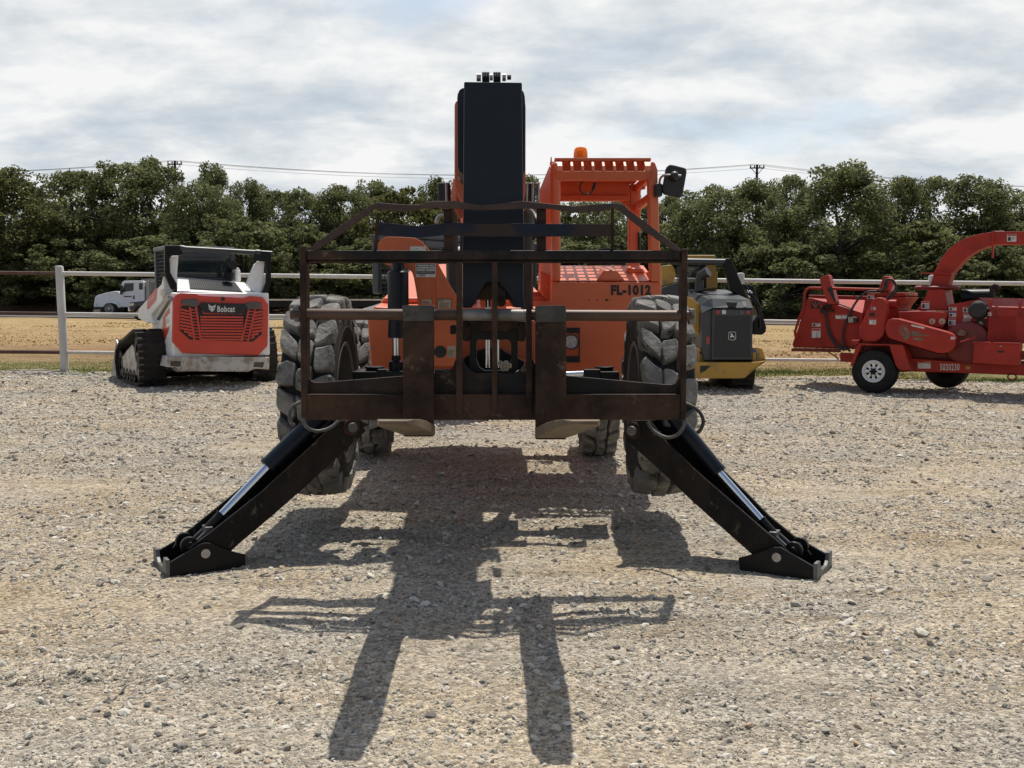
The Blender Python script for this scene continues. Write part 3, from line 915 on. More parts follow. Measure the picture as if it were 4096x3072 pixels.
# ---------- wheels
def lug_wheel(cx_, cy, cz, Rr, Wd, seed, parent, inner=1):
    rnd = random.Random(seed)
    h = Wd / 2
    mb = MB()
    rb = Rr - .075
    prof = [(-h * .88, Rr * .53), (-h * .97, Rr * .60), (-h * 1.0, Rr * .70), (-h * .98, Rr * .82), (-h * .9, rb - .005), (-h * .5, rb + .006), (h * .5, rb + .006), (h * .9, rb - .005), (h * .98, Rr * .82), (h, Rr * .70), (h * .97, Rr * .60), (h * .88, Rr * .53)]
    mb.lathe(prof, (cx_, cy, cz), 'x', 56)
    for xr_ in (-1, 1):      # beads on the sidewall
        mb.lathe([(xr_ * h * .985, Rr * .66), (xr_ * h * 1.015, Rr * .675), (xr_ * h * .985, Rr * .69)], (cx_, cy, cz), 'x', 56)
    mb.cur = 1
    n = 20
    def lug(ang, x0, x1, da, skew):
        segs = 3
        top = []; bot = []
        # irregular chunky block with a rounded plan
        outline = [(-1, -.7), (-.8, -1.0), (0, -1.04), (.82, -.96), (1, -.6), (1.0, .6), (.78, 1.0), (0, 1.04), (-.84, .95), (-1.0, .6)]
        xm, xh = (x0 + x1) / 2, (x1 - x0) / 2
        o2 = [(u * rnd.uniform(.84, 1.06), v * rnd.uniform(.80, 1.07)) for u, v in outline]
        rt = Rr * rnd.uniform(.988, 1.004)
        rings = []
        for rr, k in ((rb - .02, 1.05), (rt - .026, 1.0), (rt - .008, .93), (rt, .80)):
            ring = []
            for u, v in o2:
                a = ang + da * v * k * .5 + skew * u
                x = cx_ + xm + xh * u * k
                crown = -.018 * (x - cx_) ** 2 / (h * h)
                ring.append((x, cy + (rr + crown) * math.cos(a), cz + (rr + crown) * math.sin(a)))
            rings.append(ring)
        mb.loft(rings, True, True)
    for i in range(n):
        a = 6.2832 * i / n + rnd.uniform(-.035, .035)
        p = 6.2832 / n
        lug(a, -h * 1.02, -h * rnd.uniform(.22, .32), p * rnd.uniform(.74, .86), rnd.uniform(-.02, .10))
        lug(a + p * .5, h * rnd.uniform(.22, .32), h * 1.02, p * rnd.uniform(.74, .86), -rnd.uniform(-.02, .10))
        lug(a + p * rnd.uniform(.2, .34), -h * rnd.uniform(.26, .36), h * rnd.uniform(.26, .36), p * rnd.uniform(.70, .86), rnd.uniform(-.06, .08))
    o = mb.build('wheel', ['tyre_wall', 'tyre_lug'], parent)
    # rim with a deep dish and hub
    mb = MB()
    s = inner
    mb.lathe([(s * h * .92, Rr * .535), (s * h * .96, Rr * .52), (s * h * .90, Rr * .49), (s * h * .5, Rr * .46), (-s * h * .2, Rr * .44), (-s * h * .3, Rr * .18), (-s * h * .05, Rr * .16), (-s * h * .02, 0)], (cx_, cy, cz), 'x', 48)
    mb.lathe([(-s * h * .92, Rr * .535), (-s * h * .96, Rr * .52), (-s * h * .90, Rr * .49), (-s * h * .6, Rr * .45), (-s * h * .45, Rr * .2), (-s * h * .6, Rr * .14), (-s * h * .6, 0)], (cx_, cy, cz), 'x', 48)
    mb.build('rim', 'rim_grey', o)
    return o
RF, WDT = .615, .305
TRK = 1.02
lug_wheel(mxc(6.2) - TRK, 6.2, .777, RF, WDT, 1, TH, 1)
lug_wheel(mxc(6.2) + TRK, 6.2, .777, RF, WDT, 2, TH, -1)
lug_wheel(mxc(8.95) - TRK + .03, 8.95, .615, RF, WDT, 3, TH, 1)
lug_wheel(mxc(8.95) + TRK - .03, 8.95, .605, RF, WDT, 4, TH, -1)

# ---------- axles and steering
for yy, zz in ((6.2, .777), (8.95, .61)):
    mb = MB(); c = mxc(yy)
    mb.loft([[(c + sx_ * .76, yy - .09, zz - .07), (c + sx_ * .76, yy + .09, zz - .07), (c + sx_ * .76, yy + .09, zz + .09), (c + sx_ * .76, yy - .09, zz + .09)] for sx_ in (-1, 1)])
    mb.loft([[(c - .25, yy - .2, zz - .13), (c + .25, yy - .2, zz - .13), (c + .25, yy + .2, zz - .13), (c - .25, yy + .2, zz - .13)], [(c - .2, yy - .17, zz + .15), (c + .2, yy - .17, zz + .15), (c + .2, yy + .17, zz + .15), (c - .2, yy + .17, zz + .15)]])
    ax = mb.build('axle', 'black_paint', TH, .01)
    for s in (-1, 1):
        mb = MB().box(c + s * .73 - .09, c + s * .73 + .05, yy - .11, yy + .11, zz - .13, zz + .15).cyl((c + s * .70, yy, zz + .15), (c + s * .70, yy, zz + .165), .055).cyl((c + s * .70, yy, zz + .165), (c + s * .70, yy, zz + .175), .062)
        mb.build('knuckle', 'black_paint', ax, .008)
        MB().cyl((c + s * .25, yy - .17, zz + .13), (c + s * .64, yy - .17, zz + .145), .018).build('steering_rod', 'chrome', ax)
        MB().cyl((c + s * .05, yy - .17, zz + .12), (c + s * .32, yy - .17, zz + .13), .042).build('steering_cylinder', 'black_paint', ax)
        MB().box(c + s * .61 - .05, c + s * .61 + .05, yy - .21, yy - .13, zz + .10, zz + .17).build('rod_end', 'black_paint', ax, .005)

# ---------- chassis: front plate, deck, side chamfer
YF, YR = 6.98, 9.7
fl = [W.at(p_, y=YF) for p_ in (c3(706, 1195), c3(680, 838), e2(190, 1562), e2(330, 1530))]
zdeck = W.at(e1(500, 592), y=YF).z
zbot = W.at(c3(800, 1195), y=YF).z
xr_ = W.at(c1b(630, 1500), y=YF).x
front = [(fl[0].x, zbot), (fl[1].x, fl[1].z), (fl[2].x - .0, fl[2].z), (W.at(e2(500, 1500), y=YF).x, zdeck), (xr_, zdeck), (xr_, zbot)]
rear = [(x + SH * (YR - YF) + (.10 if i < 3 else 0), z + (.20 if z > 1.2 else 0.0)) for i, (x, z) in enumerate(front)]
mb = MB().loft([[(x, YF, z) for x, z in front], [(x, YR, z) for x, z in rear]])
CH = mb.build('chassis', 'orange', TH, .012)
# deck ribs / engine hood plates
hl = [W.at(e2(760, 1480), y=YF + .02), W.at(e2(915, 1470), y=YF + .02)]
mb = MB()
zf_, zr_ = zdeck + .012, zdeck + .23
mb.loft([[(-.95, YF + .35, zdeck + .03), (-.25, YF + .35, zdeck + .03), (-.25, YF + .35, zdeck + .07), (-.92, YF + .35, zdeck + .07)],
         [(-1.0, 9.5, zdeck + .2), (-.35, 9.5, zdeck + .2), (-.35, 9.5, zdeck + .40), (-.9, 9.5, zdeck + .38)]])
mb.build('engine_hood', 'orange', TH, .015)
for k in range(3):
    y_ = YF + .15 + .5 * k
    MB().box(-.22 + SH * k * .5, .3 + SH * k * .5, y_, y_ + .02, zdeck + .01 + .037 * k, zdeck + .045 + .037 * k).build('deck_rib', 'orange', CH)
# hole, bolts, work light panel and stickers on the front plate
def disc(mb, F_, cr_, x, y, ly, r_px, k, th=.006, n=24):
    c_ = F_.p(cr_, x, y, ly); rr = r_px / k / FPX * (ly if F_ is W else 15.6)
    mb.cyl(c_, c_ + Vector((0, -th, 0)), rr, n=n)
    return mb
disc(MB(), W, c3, 712, 1032, YF - .001, 9, 1.7467, .012).build('bolt', 'bare_steel', CH)

# ---------- front frame tower (orange plate carrying the sway cylinder), closer than the chassis
YB = 5.95
tower = W.xz(e2, [(240, 570), (262, 505), (310, 445), (370, 410), (420, 402), (620, 405), (860, 420), (960, 465), (1040, 545), (1100, 620),
                  (1250, 850), (1330, 1000), (1480, 1260), (1560, 1390), (1572, 1580)], YB) \
    + W.xz(c3, [(1315, 755), (1315, 1110), (1285, 1160), (1130, 1160), (1035, 1130)], YB) \
    + W.xz(e2, [(925, 1560), (905, 1400), (880, 1240), (850, 1080), (825, 1000), (780, 945), (730, 925), (690, 915), (480, 890), (430, 885), (370, 845), (280, 700)], YB)
TW = MB().prism(tower, YB, YB + .045).build('frame_tower', 'orange_dull', TH, .004)
MB().prism(W.xz(e2, [(1170, 1110), (1205, 1110), (1205, 1560), (1170, 1560)], YB), YB - .008, YB).build('weld_rib', 'orange_dull', TW)
# frame leg behind the right fork of the carriage and cross plate
lowpanel = W.xz(e1, [(0, 705), (870, 705), (870, 1040), (790, 1040), (560, 945), (440, 945), (250, 1050), (0, 1050)], 6.45)
MB().prism(lowpanel, 6.45, 6.49).build('frame_plate', 'orange_dull', TW, .004)
MB().prism(W.xz(e1, [(245, 1040), (330, 985), (445, 945), (560, 945), (665, 1000), (780, 1060), (780, 1130), (245, 1130)], 6.3), 6.3, 6.42).build('frame_gusset', 'black_paint', TW, .004)
c_ = W.p(c3, 1190, 1060, YB)
mb = MB().cyl(c_, c_ + Vector((0, -.004, 0)), .0355 * 1.0, n=28).build('access_hole', 'decal_black', TW)
decal(W, c3, 1240, 1020, 1297, 1100, YB, TW, 'text', 'sticker', cols=['decal_cream', 'decal_red', 'decal_faded'])
decal(W, e2, 788, 562, 1052, 650, YB, TW, 'none', 'sticker')
writing(W, e2, 880, 592, 922, 610, YB - .0045, '43', 'decal_black', TW)
decal(W, e2, 884, 850, 1212, 1072, YB, TW, 'plate', 'data_plate')
writing(W, e2, 948, 1026, 1040, 1060, YB - .0065, 'JLG', 'decal_black', TW, bold=.03)
decal(W, e2, 992, 1445, 1146, 1520, YB, TW, 'text', 'sticker', cols=['decal_cream', 'decal_red', 'decal_faded'])
decal(W, e2, 1243, 1432, 1478, 1590, YB, TW, 'none', 'sticker', cols=['decal_black', 'decal_red', 'decal_black'])
decal(W, e2, 1252, 1442, 1470, 1590, YB - .003, TW, 'none', 'sticker', cols=['decal_cream', 'decal_red', 'decal_black'])
writing(W, e2, 1258, 1450, 1350, 1480, YB - .0075, 'JLG', 'decal_black', TW, bold=.03)
mb = MB()
for k in range(5):
    a = W.p(e2, 1275, 1500 + 17 * k, YB - .0065); b2 = W.p(e2, 1440 - 25 * (k % 2), 1507 + 17 * k, YB - .0065)
    mb.box(a.x, b2.x, a.y - .001, a.y, b2.z, a.z)
mb.build('print', 'decal_faded', TW)

# ---------- sway cylinder hanging from the tower lobe
cyl = W.p(c3, 893, 445, 5.88); x0 = cyl.x
def zc3(y, Y): return W.p(c3, 890, y, Y).z
mb = MB().tube([(x0, 5.88, zc3(395, 5.88)), (x0, 5.88, zc3(488, 5.88)), (x0, 5.88, zc3(505, 5.88)), (x0, 5.88, zc3(760, 5.88)), (x0 - .008, 5.88, zc3(838, 5.88)), (x0 - .012, 5.88, zc3(963, 5.88))], .06, 24, True, [.036, .036, .061, .061, .049, .049])
SW = mb.build('sway_cylinder', 'navy_black', TH)
x1_ = W.p(c3, 880, 1000, 5.88).x
MB().cyl((x1_, 5.88, zc3(963, 5.88)), (x1_, 5.88, zc3(1095, 5.88)), .021).build('piston_rod', 'chrome', SW)
MB().tube([(x1_, 5.88, zc3(1085, 5.88)), (x1_, 5.88, zc3(1120, 5.88)), (x1_, 5.88, zc3(1130, 5.88)), (x1_, 5.88, zc3(1200, 5.88))], .03, 16, True, [.026, .026, .042, .042]).box(x1_ - .05, x1_ + .05, 5.80, 5.95, zc3(1240, 5.88), zc3(1190, 5.88)).build('rod_clevis', 'black_paint', SW, .004)

# ---------- boom
YN = 5.12
nose = W.xz(e3, [(275, 158), (825, 165), (838, 1310), (838, 1660)], YN)[:3] + W.xz(e1, [(778, 100), (772, 400), (783, 592), (706, 592), (632, 472), (562, 372), (448, 372), (388, 480), (322, 592), (240, 592), (240, 100)], YN)
nose_l = W.xz(e3, [(266, 1310)], YN)
BN = MB().prism(nose + nose_l, YN, YN + .42, shear=SH).build('boom', 'navy_black', TH, .006)
# telescoping sections behind, lying along the machine
s1 = W.xz(e3, [(262, 215), (232, 235), (214, 275), (210, 310), (213, 960), (228, 1005), (262, 1035), (838, 1035), (856, 1000), (858, 400), (852, 300), (842, 258), (826, 235)], 5.62)
MB().prism(s1, 5.62, 7.6, shear=SH).build('boom_section', 'navy_black', BN, .006)
s2 = W.xz(e3, [(212, 335), (195, 350), (185, 380), (184, 1160), (262, 1320), (838, 1320), (859, 1200), (860, 400), (856, 350)], 6.15)
MB().prism(s2, 6.15, 9.6, shear=SH, lean=0).build('boom_section', 'orange_dull', BN, .008)
lip = W.xz(e3, [(148, 1036), (181, 1033), (184, 1165), (264, 1325), (262, 1455), (222, 1455), (186, 1380), (140, 1270)], 6.4)
zl_ = min(z for x, z in lip)
MB().prism(lip, 6.35, 6.39, lean=1.1, z0=zl_).build('boom_flange', 'orange', BN)
c_ = W.p(e3, 250, 1072, 6.14)
MB().cyl(c_, c_ + Vector((0, -.015, 0)), .018).build('pin', 'decal_white', BN)
# hose couplings on top of the nose
zt = W.p(e3, 550, 160, YN + .1).z
mb = MB()
for x_a, x_b, rr, mi in ((395, 435, .020, 0), (447, 516, .0265, 1), (520, 548, .016, 0), (553, 622, .0265, 1), (638, 672, .019, 0), (684, 722, .012, 1)):
    mb.cur = mi
    xa_, xb_ = W.p(e3, x_a, 135, YN + .1).x, W.p(e3, x_b, 135, YN + .1).x
    mb.cyl((xa_, YN + .1, zt + .022), (xb_, YN + .1, zt + .022), rr, n=6 if mi else 12)
    if mi:
        for q in range(3):
            mb.cyl((xa_ + (xb_ - xa_) * (q + .3) / 3, YN + .1, zt + .022), (xa_ + (xb_ - xa_) * (q + .6) / 3, YN + .1, zt + .022), rr * 1.1, n=8)
mb.build('hose_coupling', ['bare_steel', 'black_plastic'], BN)
# nose pivot, hose and lift cylinders
c_ = W.p(e1, 505, 430, YN - .02)
MB().cyl(c_ + Vector((-.085, .1, 0)), c_ + Vector((.085, .1, 0)), .052).cyl(c_ + Vector((.02, -.03, -.03)), c_ + Vector((.06, -.03, -.03)), .03).build('pivot_pin', 'rust', BN, .004)
c_ = W.p(e1, 577, 540, YN - .03)
MB().cyl(c_ + Vector((0, .1, 0)), c_, .024).cyl(c_, c_ + Vector((0, -.012, 0)), .012).build('grease_plug', 'rust', BN)
for xa_, cr_, ya_, yb_ in ((135, e1, 60, 400), (810, e1, 0, 400)):
    a = W.p(cr_, xa_, ya_, 6.7)
    r_ = .042
    MB().cyl((a.x, 7.0, zdeck - .05), (a.x, 6.75, 1.98), r_, n=24).build('lift_cylinder', 'dark_grey', TH)
for s, x_, in ((-1, 960), (1, 0)):
    pass
# boom work lights with chrome guards
for px_, s in ((2122, 1), (1780, -1)):
    a = W.at((px_, 800 - 30), y=6.3)
    mb = MB().box(a.x - .045, a.x + .03, 6.3, 6.4, a.z - .09, a.z + .06)
    lt = mb.build('work_light', 'black_plastic', BN, .01)
    mb = MB()
    for k in range(3 if s > 0 else 1):
        xx = a.x - .03 + s * .035 * k if s > 0 else a.x + .02 - .035 * k
        mb.tube([(xx, 6.36, a.z + .06), (xx + s * .008, 6.24, a.z + .045), (xx + s * .004, 6.22, a.z - .06), (xx, 6.26, a.z - .10), (xx - s * .02, 6.34, a.z - .11)], .008, 8)
    mb.build('lamp_guard', 'bare_steel', lt)
# hoses looping beside the boom
def arc_hose(F_, cr_, pts, ys, r, m, name, parent, own=None):
    P_ = [F_.p(cr_, x, y, yy) for (x, y), yy in zip(pts, ys)]
    # catmull-rom
    Q = []
    for i in range(len(P_) - 1):
        p0, p1, p2, p3 = P_[max(0, i - 1)], P_[i], P_[i + 1], P_[min(len(P_) - 1, i + 2)]
        for k in range(6):
            u = k / 6
            Q.append(.5 * ((2 * p1) + (p2 - p0) * u + (2 * p0 - 5 * p1 + 4 * p2 - p3) * u * u + (3 * p1 - p0 - 3 * p2 + p3) * u ** 3))
    Q.append(P_[-1])
    mb = MB().tube(Q, r, 10)
    if own: mb.xf(own)
    return mb.build(name, m, parent)
arc_hose(W, e3, [(890, 1380), (925, 1400), (955, 1460), (960, 1560), (930, 1640)], [6.0, 5.9, 5.8, 5.8, 5.9], .014, 'hose', 'hose', BN)
arc_hose(W, e2, [(1230, 180), (1235, 110), (1275, 65), (1350, 50), (1400, 70)], [6.0] * 5, .011, 'bare_steel', 'hose', BN)

# ---------- fork carriage
YC = 4.93
Z_ = lambda cr_, x, y, Y=YC: W.p(cr_, x, y, Y)
def slab(cr_, pts, y0, y1, name, m, parent, bev=.003): return MB().prism(W.xz(cr_, pts, y0), y0, y1).build(name, m, parent, bev)
lowL = W.xz(c3, [(252, 1238), (268, 1240), (285, 1262), (310, 1276), (345, 1276), (925, 1230)], YC)
lowM = W.xz(e1, [(-60, 1163), (60, 1160), (120, 1140), (158, 1105), (178, 1045), (186, 1030), (240, 1030), (258, 1080), (292, 1128), (350, 1166), (690, 1166), (745, 1130), (785, 1085), (800, 1030), (850, 1030), (860, 1060), (880, 1090)], YC)
lowR = W.xz(c4, [(555, 878), (1240, 940), (1290, 940), (1315, 930), (1330, 905), (1345, 903)], YC)
bot = W.xz(c4, [(1345, 1012)], YC) + W.xz(c3, [(252, 1352)], YC)
CAR = MB().prism(lowL + lowM + lowR + bot, YC, YC + .02).build('fork_carriage', 'rust_dark', TH, .003)
def cpart(name, m, cr_, pts, y0, y1, bev=.003): return slab(cr_, pts, y0, y1, name, m, CAR, bev)
zb0, zb1 = Z_(c3, 500, 1532).z, Z_(c3, 500, 1352).z
xL, xR = Z_(c3, 228, 1400).x, Z_(c4, 1368, 1100).x
MB().box(xL + .02, xR - .02, YC - .035, YC - .002, zb0, zb1).build('bottom_angle', 'rust', CAR, .006)
# uprights
MB().prism(W.xz(SRC, [(1197, 983), (1223, 983), (1229, 1673), (1204, 1673)], YC - .04), YC - .04, YC + .05).build('upright', 'rust', CAR, .005)
MB().prism(W.xz(SRC, [(2728, 995), (2752, 995), (2744, 1681), (2722, 1681)], YC - .04), YC - .04, YC + .05).build('upright', 'rust', CAR, .005)
# top rail
z0, z1 = Z_(c3, 500, 440).z, Z_(c3, 500, 354).z
xa_, xb_ = Z_(c3, 262, 400).x, Z_(c4, 1342, 60).x
MB().box(xa_, xb_, YC - .03, YC + .03, z0 + .014, z1).box(xa_, xb_, YC - .012, YC + .03, z0, z0 + .0135).build('top_rail', 'rust_dark', CAR, .006)
# fork shaft
zp = Z_(c3, 500, 797).z; zp2 = Z_(c4, 900, 460).z
p0, p1 = (Z_(c3, 150, 797).x, YC - .01, zp), (Z_(c4, 1420, 463).x, YC - .01, zp2)
def lerp(a, b_, u): return tuple(a[i] + (b_[i] - a[i]) * u for i in range(3))
MB().cyl(p0, p1, .0268, n=24).build('fork_shaft', 'rust_pipe', CAR)
ua, ub = (Z_(e1, 240, 640).x - p0[0]) / (p1[0] - p0[0]), (Z_(e1, 795, 640).x - p0[0]) / (p1[0] - p0[0])
MB().cyl(lerp(p0, p1, ua), lerp(p0, p1, ub), .0284, n=24).build('shaft_sleeve', 'worn_steel', CAR)
for cr_, q in ((c3, [(158, 745), (204, 740), (206, 850), (175, 855), (158, 830)]), (c4, [(1408, 412), (1448, 410), (1455, 420), (1455, 520), (1408, 520)])):
    e_ = slab(cr_, q, YC - .03, YC + .02, 'shaft_keeper', 'worn_steel', CAR, .005)
    c_ = W.p(cr_, (q[0][0] + q[1][0]) / 2, (q[0][1] + q[3][1]) / 2 + 2, YC - .03)
    MB().cyl(c_, c_ + Vector((0, -.014, 0)), .011, n=6).build('bolt', 'rust_pipe', CAR)
# vertical bars
for q in ([(190, 190), (238, 190), (238, 600), (240, 1530), (183, 1530), (186, 600)], [(500, 190), (545, 190), (542, 1500), (496, 1500)], [(795, 190), (842, 190), (850, 1530), (795, 1530)]):
    slab(e1, q, YC - .045, YC - .0355, 'vertical_bar', 'rust', CAR, .002)
# upper guard: wavy bent flat bar
gp = [(672, 541), (742, 492), (806, 448), (815, 445), (870, 450), (905, 447), (935, 442), (985, 443), (1040, 449), (1085, 446), (1130, 443), (1190, 446), (1240, 452), (1290, 449), (1325, 445), (1338, 447), (1400, 494), (1466, 543)]
mb = MB(); rings = []
for i, (x, y) in enumerate(gp):
    a = gp[max(0, i - 1)]; b2 = gp[min(len(gp) - 1, i + 1)]
    dv = Vector((b2[0] - a[0], 0, -(b2[1] - a[1]))).normalized(); nn = Vector((-dv.z, 0, dv.x))
    c_ = W.p(DSP, x, y, YC - .01)
    wv = .5 * .030 * (1.0 + .25 * math.sin(i * 2.1)); yo = .012 * math.sin(i * 1.7)
    rings.append([c_ + nn * wv + Vector((0, yo - .006, 0)), c_ + nn * wv + Vector((0, yo + .012, 0)), c_ - nn * wv + Vector((0, yo + .006, 0)), c_ - nn * wv + Vector((0, yo - .012, 0))])
MB().loft(rings).build('guard_rail', 'rust_pipe', CAR, .002)
slab(e2, [(238, 0), (278, 0), (270, 300), (240, 640), (185, 640)], YC - .008, YC + .004, 'guard_strut', 'rust', CAR, .001)
slab(c1b, [(1170, 655), (1200, 655), (1200, 1100), (1172, 1100)], YC - .008, YC + .004, 'guard_strut', 'rust', CAR, .001)
slab(e2, [(1345, -60), (1490, -60), (1500, 560), (1520, 640), (1310, 640), (1350, 560)], YC - .0, YC + .012, 'guard_post', 'rust', CAR, .001)
slab(c1b, [(465, 640), (555, 640), (555, 1050), (575, 1090), (455, 1090), (465, 1050)], YC - .0, YC + .012, 'guard_post', 'rust', CAR, .001)
bb = W.xz(e2, [(280, 160), (520, 185), (930, 222), (1340, 185), (1500, 170), (2074, 190)], YC - .02) + W.xz(c1b, [(300, 815), (560, 818), (1172, 820), (1172, 936), (540, 938), (300, 938)], YC - .02) + W.xz(e2, [(2074, 400), (1500, 385), (1340, 378), (950, 415), (500, 395), (270, 375)], YC - .02)
MB().prism(bb, YC - .02, YC - .009).build('guard_band', 'rust_blue', CAR, .001)

# forks
for cr_, q, hook, xo in ((c3, [(925, 848), (1143, 848), (1143, 1560), (1143, 1655), (932, 1655)], [(922, 735), (1140, 737), (1143, 850), (926, 850)], -1), (c4, [(335, 507), (552, 507), (549, 1230), (549, 1325), (335, 1325)], [(337, 390), (548, 388), (552, 508), (337, 508)], 1)):
    P_ = W.xz(cr_, q, YC - .10)
    FK = MB().prism(P_, YC - .10, YC - .05).build('fork', 'rust', CAR, .006)
    slab(cr_, hook, YC - .105, YC + .03, 'fork_hook', 'hook_steel', FK, .008)
    xa_ = min(p_[0] for p_ in P_); xb_ = max(p_[0] for p_ in P_); zh = min(p_[1] for p_ in P_)
    L_ = 1.5
    tipz = CAM_H - (1700 - 1204) / FPX * (YC - .1 - L_) 
    rings = []
    for u, th, wn in ((0.0, .05, 1.0), (.02, .05, 1.0), (.5, .042, 1.0), (.8, .030, .98), (.93, .022, .86), (1.0, .012, .62)):
        y_ = YC - .05 - (L_ + .05) * u
        xc = (xa_ + xb_) / 2 - SH * (L_ * u)
        hw = (xb_ - xa_) / 2 * wn
        zb_ = zh + (tipz - zh) * u
        rings.append([(xc - hw, y_, zb_), (xc + hw, y_, zb_), (xc + hw, y_, zb_ + th), (xc - hw, y_, zb_ + th)])
    MB().loft(rings).build('fork_blade', 'fork_blade', FK, .003)

# quick coupler seen through the carriage
outer = [(305, 690), (400, 690), (620, 690), (722, 690), (722, 900), (722, 1060), (720, 1140), (690, 1166), (350, 1166), (305, 1140), (303, 1060), (303, 900)]
inner = [(372, 868), (440, 872), (580, 872), (640, 868), (664, 900), (666, 1040), (634, 1122), (590, 1141), (430, 1141), (388, 1114), (360, 1040), (358, 900)]
QC = MB().ring(W.xz(e1, outer, 5.03), W.xz(e1, inner, 5.03), 5.03, 5.10).build('quick_coupler', 'black_paint', TH, .006)
slab(e1, [(300, 700), (725, 700), (725, 760), (620, 800), (400, 800), (300, 760)], 5.0, 5.028, 'coupler_lip', 'rust', QC, .006)
for q in ([(240, 705), (298, 705), (300, 880), (285, 890), (240, 875)], [(726, 705), (795, 705), (800, 830), (782, 890), (722, 885)], [(130, 742), (182, 742), (182, 826), (130, 824)]):
    slab(e1, q, 5.01, 5.06, 'latch', 'rust_dark', QC, .008)
for xx in (462, 547):
    a = W.p(e1, xx, 500 if xx < 500 else 800, 5.26); b2 = W.p(e1, xx, 1115, 5.26)
    MB().cyl(a, b2, .0125 if xx < 500 else .008).build('tilt_rod', 'chrome', QC)
mb = MB(); rnd = random.Random(3)
for k in range(14):
    c_ = W.p(e1, 600 + rnd.uniform(-30, 50), 1125 - rnd.uniform(0, 60), 5.02)
    mb.lathe([(-.012, .004), (-.004, .014), (.006, .012), (.012, .003)], c_, 'y', 6)
mb.build('dried_mud', 'decal_cream', QC)

# ---------- operator cab
YK, YKR = 7.25, 8.45
xl_, xr2 = W.p(c1b, 605, 1400, YK).x, W.p(c1b, 1648, 1400, YK).x
zsill = W.p(c1b, 1000, 1368, YK).z
zlow = W.p(c4, 800, 872, YK).z
CABB = MB().loft([[(xl_, YK, zlow), (xr2, YK, zlow), (xr2, YK, zsill), (xl_, YK, zsill)], [(xl_, YKR, zlow), (xr2, YKR, zlow), (xr2, YKR, zsill), (xl_, YKR, zsill)]]).build('cab', 'orange', TH, .012)
# left flare of the cab base over the deck
slab(c1b, [(500, 1262), (604, 1310), (604, 1600), (500, 1440)], YK + .25, YK + .9, 'cab_step', 'orange', CABB, .006)
# front lip line and dash
zd0 = zsill + .004; yd1 = 7.95; zd1 = W.p(c1b, 1000, 1212, yd1).z
MB().loft([[(xl_ + .05, YK + .04, zd0), (xr2 - .04, YK + .04, zd0), (xr2 - .04, YK + .04, zd0 + .004), (xl_ + .05, YK + .04, zd0 + .004)], [(xl_ + .05, yd1, zd0), (xr2 - .04, yd1, zd0), (xr2 - .04, yd1, zd1), (xl_ + .05, yd1, zd1)]]).build('dash_panel', 'orange', CABB, .006)
hump0 = W.xz(c1b, [(1030, 1362), (1108, 1256), (1222, 1256), (1308, 1362)], YK + .03)
hump1 = [(x, z + .05) for x, z in hump0]
MB().loft([[(x, YK + .03, z) for x, z in hump0], [(x * 1.04, 8.0, z) for x, z in hump1]]).build('dash_hump', 'orange', CABB, .012)
slab(c1b, [(1320, 1232), (1478, 1238), (1510, 1300), (1330, 1300)], 7.6, 7.72, 'instrument_pod', 'orange', CABB, .02)
# posts
zroof = W.p(c1b, 1000, 212, YK + .1).z
def post(cr_, pts, y0, y1, bev=.025): return slab(cr_, pts, y0, y1, 'cab_post', 'orange', CABB, bev)
post(c1b, [(606, 1366), (694, 1366), (692, 330), (655, 215), (600, 250), (596, 330)], YK - .01, YK + .10)
post(c1b, [(1545, 1366), (1648, 1366), (1612, 300), (1590, 235), (1556, 222), (1530, 330), (1526, 420)], YK - .01, YK + .10)
post(c1b, [(1332, 1240), (1448, 1240), (1456, 440), (1350, 440)], YKR - .1, YKR, .012)
xs_ = W.p(c1b, 530, 500, YKR)
MB().loft([[(xl_ + .004 - .06 * max(0, y_ - YK - .13), y_, z) for y_, z in ((YK + .13, zsill - .3), (YK + .13, zroof - .06), (YK + .3, zroof - .015), (YKR - .05, zroof - .10), (YKR, zroof - .2), (YKR, zsill - .3))], [(xl_ + .024 - .06 * max(0, y_ - YK - .13), y_, z) for y_, z in ((YK + .13, zsill - .3), (YK + .13, zroof - .06), (YK + .3, zroof - .015), (YKR - .05, zroof - .10), (YKR, zroof - .2), (YKR, zsill - .3))]]).build('cab_side', 'orange', CABB, .004)
# right side rails (front post to rear post)
for z_ in (zroof - .09, zsill + .62, zsill + .05):
    MB().box(xr2 - .07, xr2 - .02, YK + .10, YKR - .1, z_ - .03, z_ + .03).build('side_rail', 'orange', CABB, .01)
MB().tube([W.p(c1b, 1440, 1090, YKR - .12), W.p(c1b, 1438, 900, YKR - .12)], .012).build('grab_handle', 'black_plastic', CABB)
slab(c1b, [(1465, 428), (1497, 430), (1497, 488), (1465, 488)], 8.0, 8.04, 'rear_lamp', 'orange_dull', CABB)
# roof: slotted curved front, cross slats, rear header
xa_, xb_ = W.p(c1b, 640, 300, YK).x, W.p(c1b, 1560, 300, YK).x
zh0, zh1, zh2 = W.p(c1b, 1000, 400, YK).z, W.p(c1b, 1000, 322, YK).z, zroof
mb = MB()
mb.prismx([(YK - .01, zh0), (YK - .02, zh1), (YK + .045, zh1), (YK + .06, zh0)], xa_, xb_)
mb.prismx([(YK + .05, zh0 - .001), (YK + .55, zh0 + .05), (YK + .55, zh0 + .06), (YK + .05, zh0 + .012)], xa_, xb_) if False else None
prof = [(YK - .02, zh1 + .0005), (YK + .0, zh2 - .055), (YK + .05, zh2 - .02), (YK + .14, zh2 - .002), (YK + .5, zh2 + .04), (YKR - .15, zh2 + .11)]
slot_px = [(640, 712), (785, 815), (888, 915), (985, 1015), (1085, 1115), (1190, 1218), (1290, 1320), (1390, 1420), (1490, 1560)]
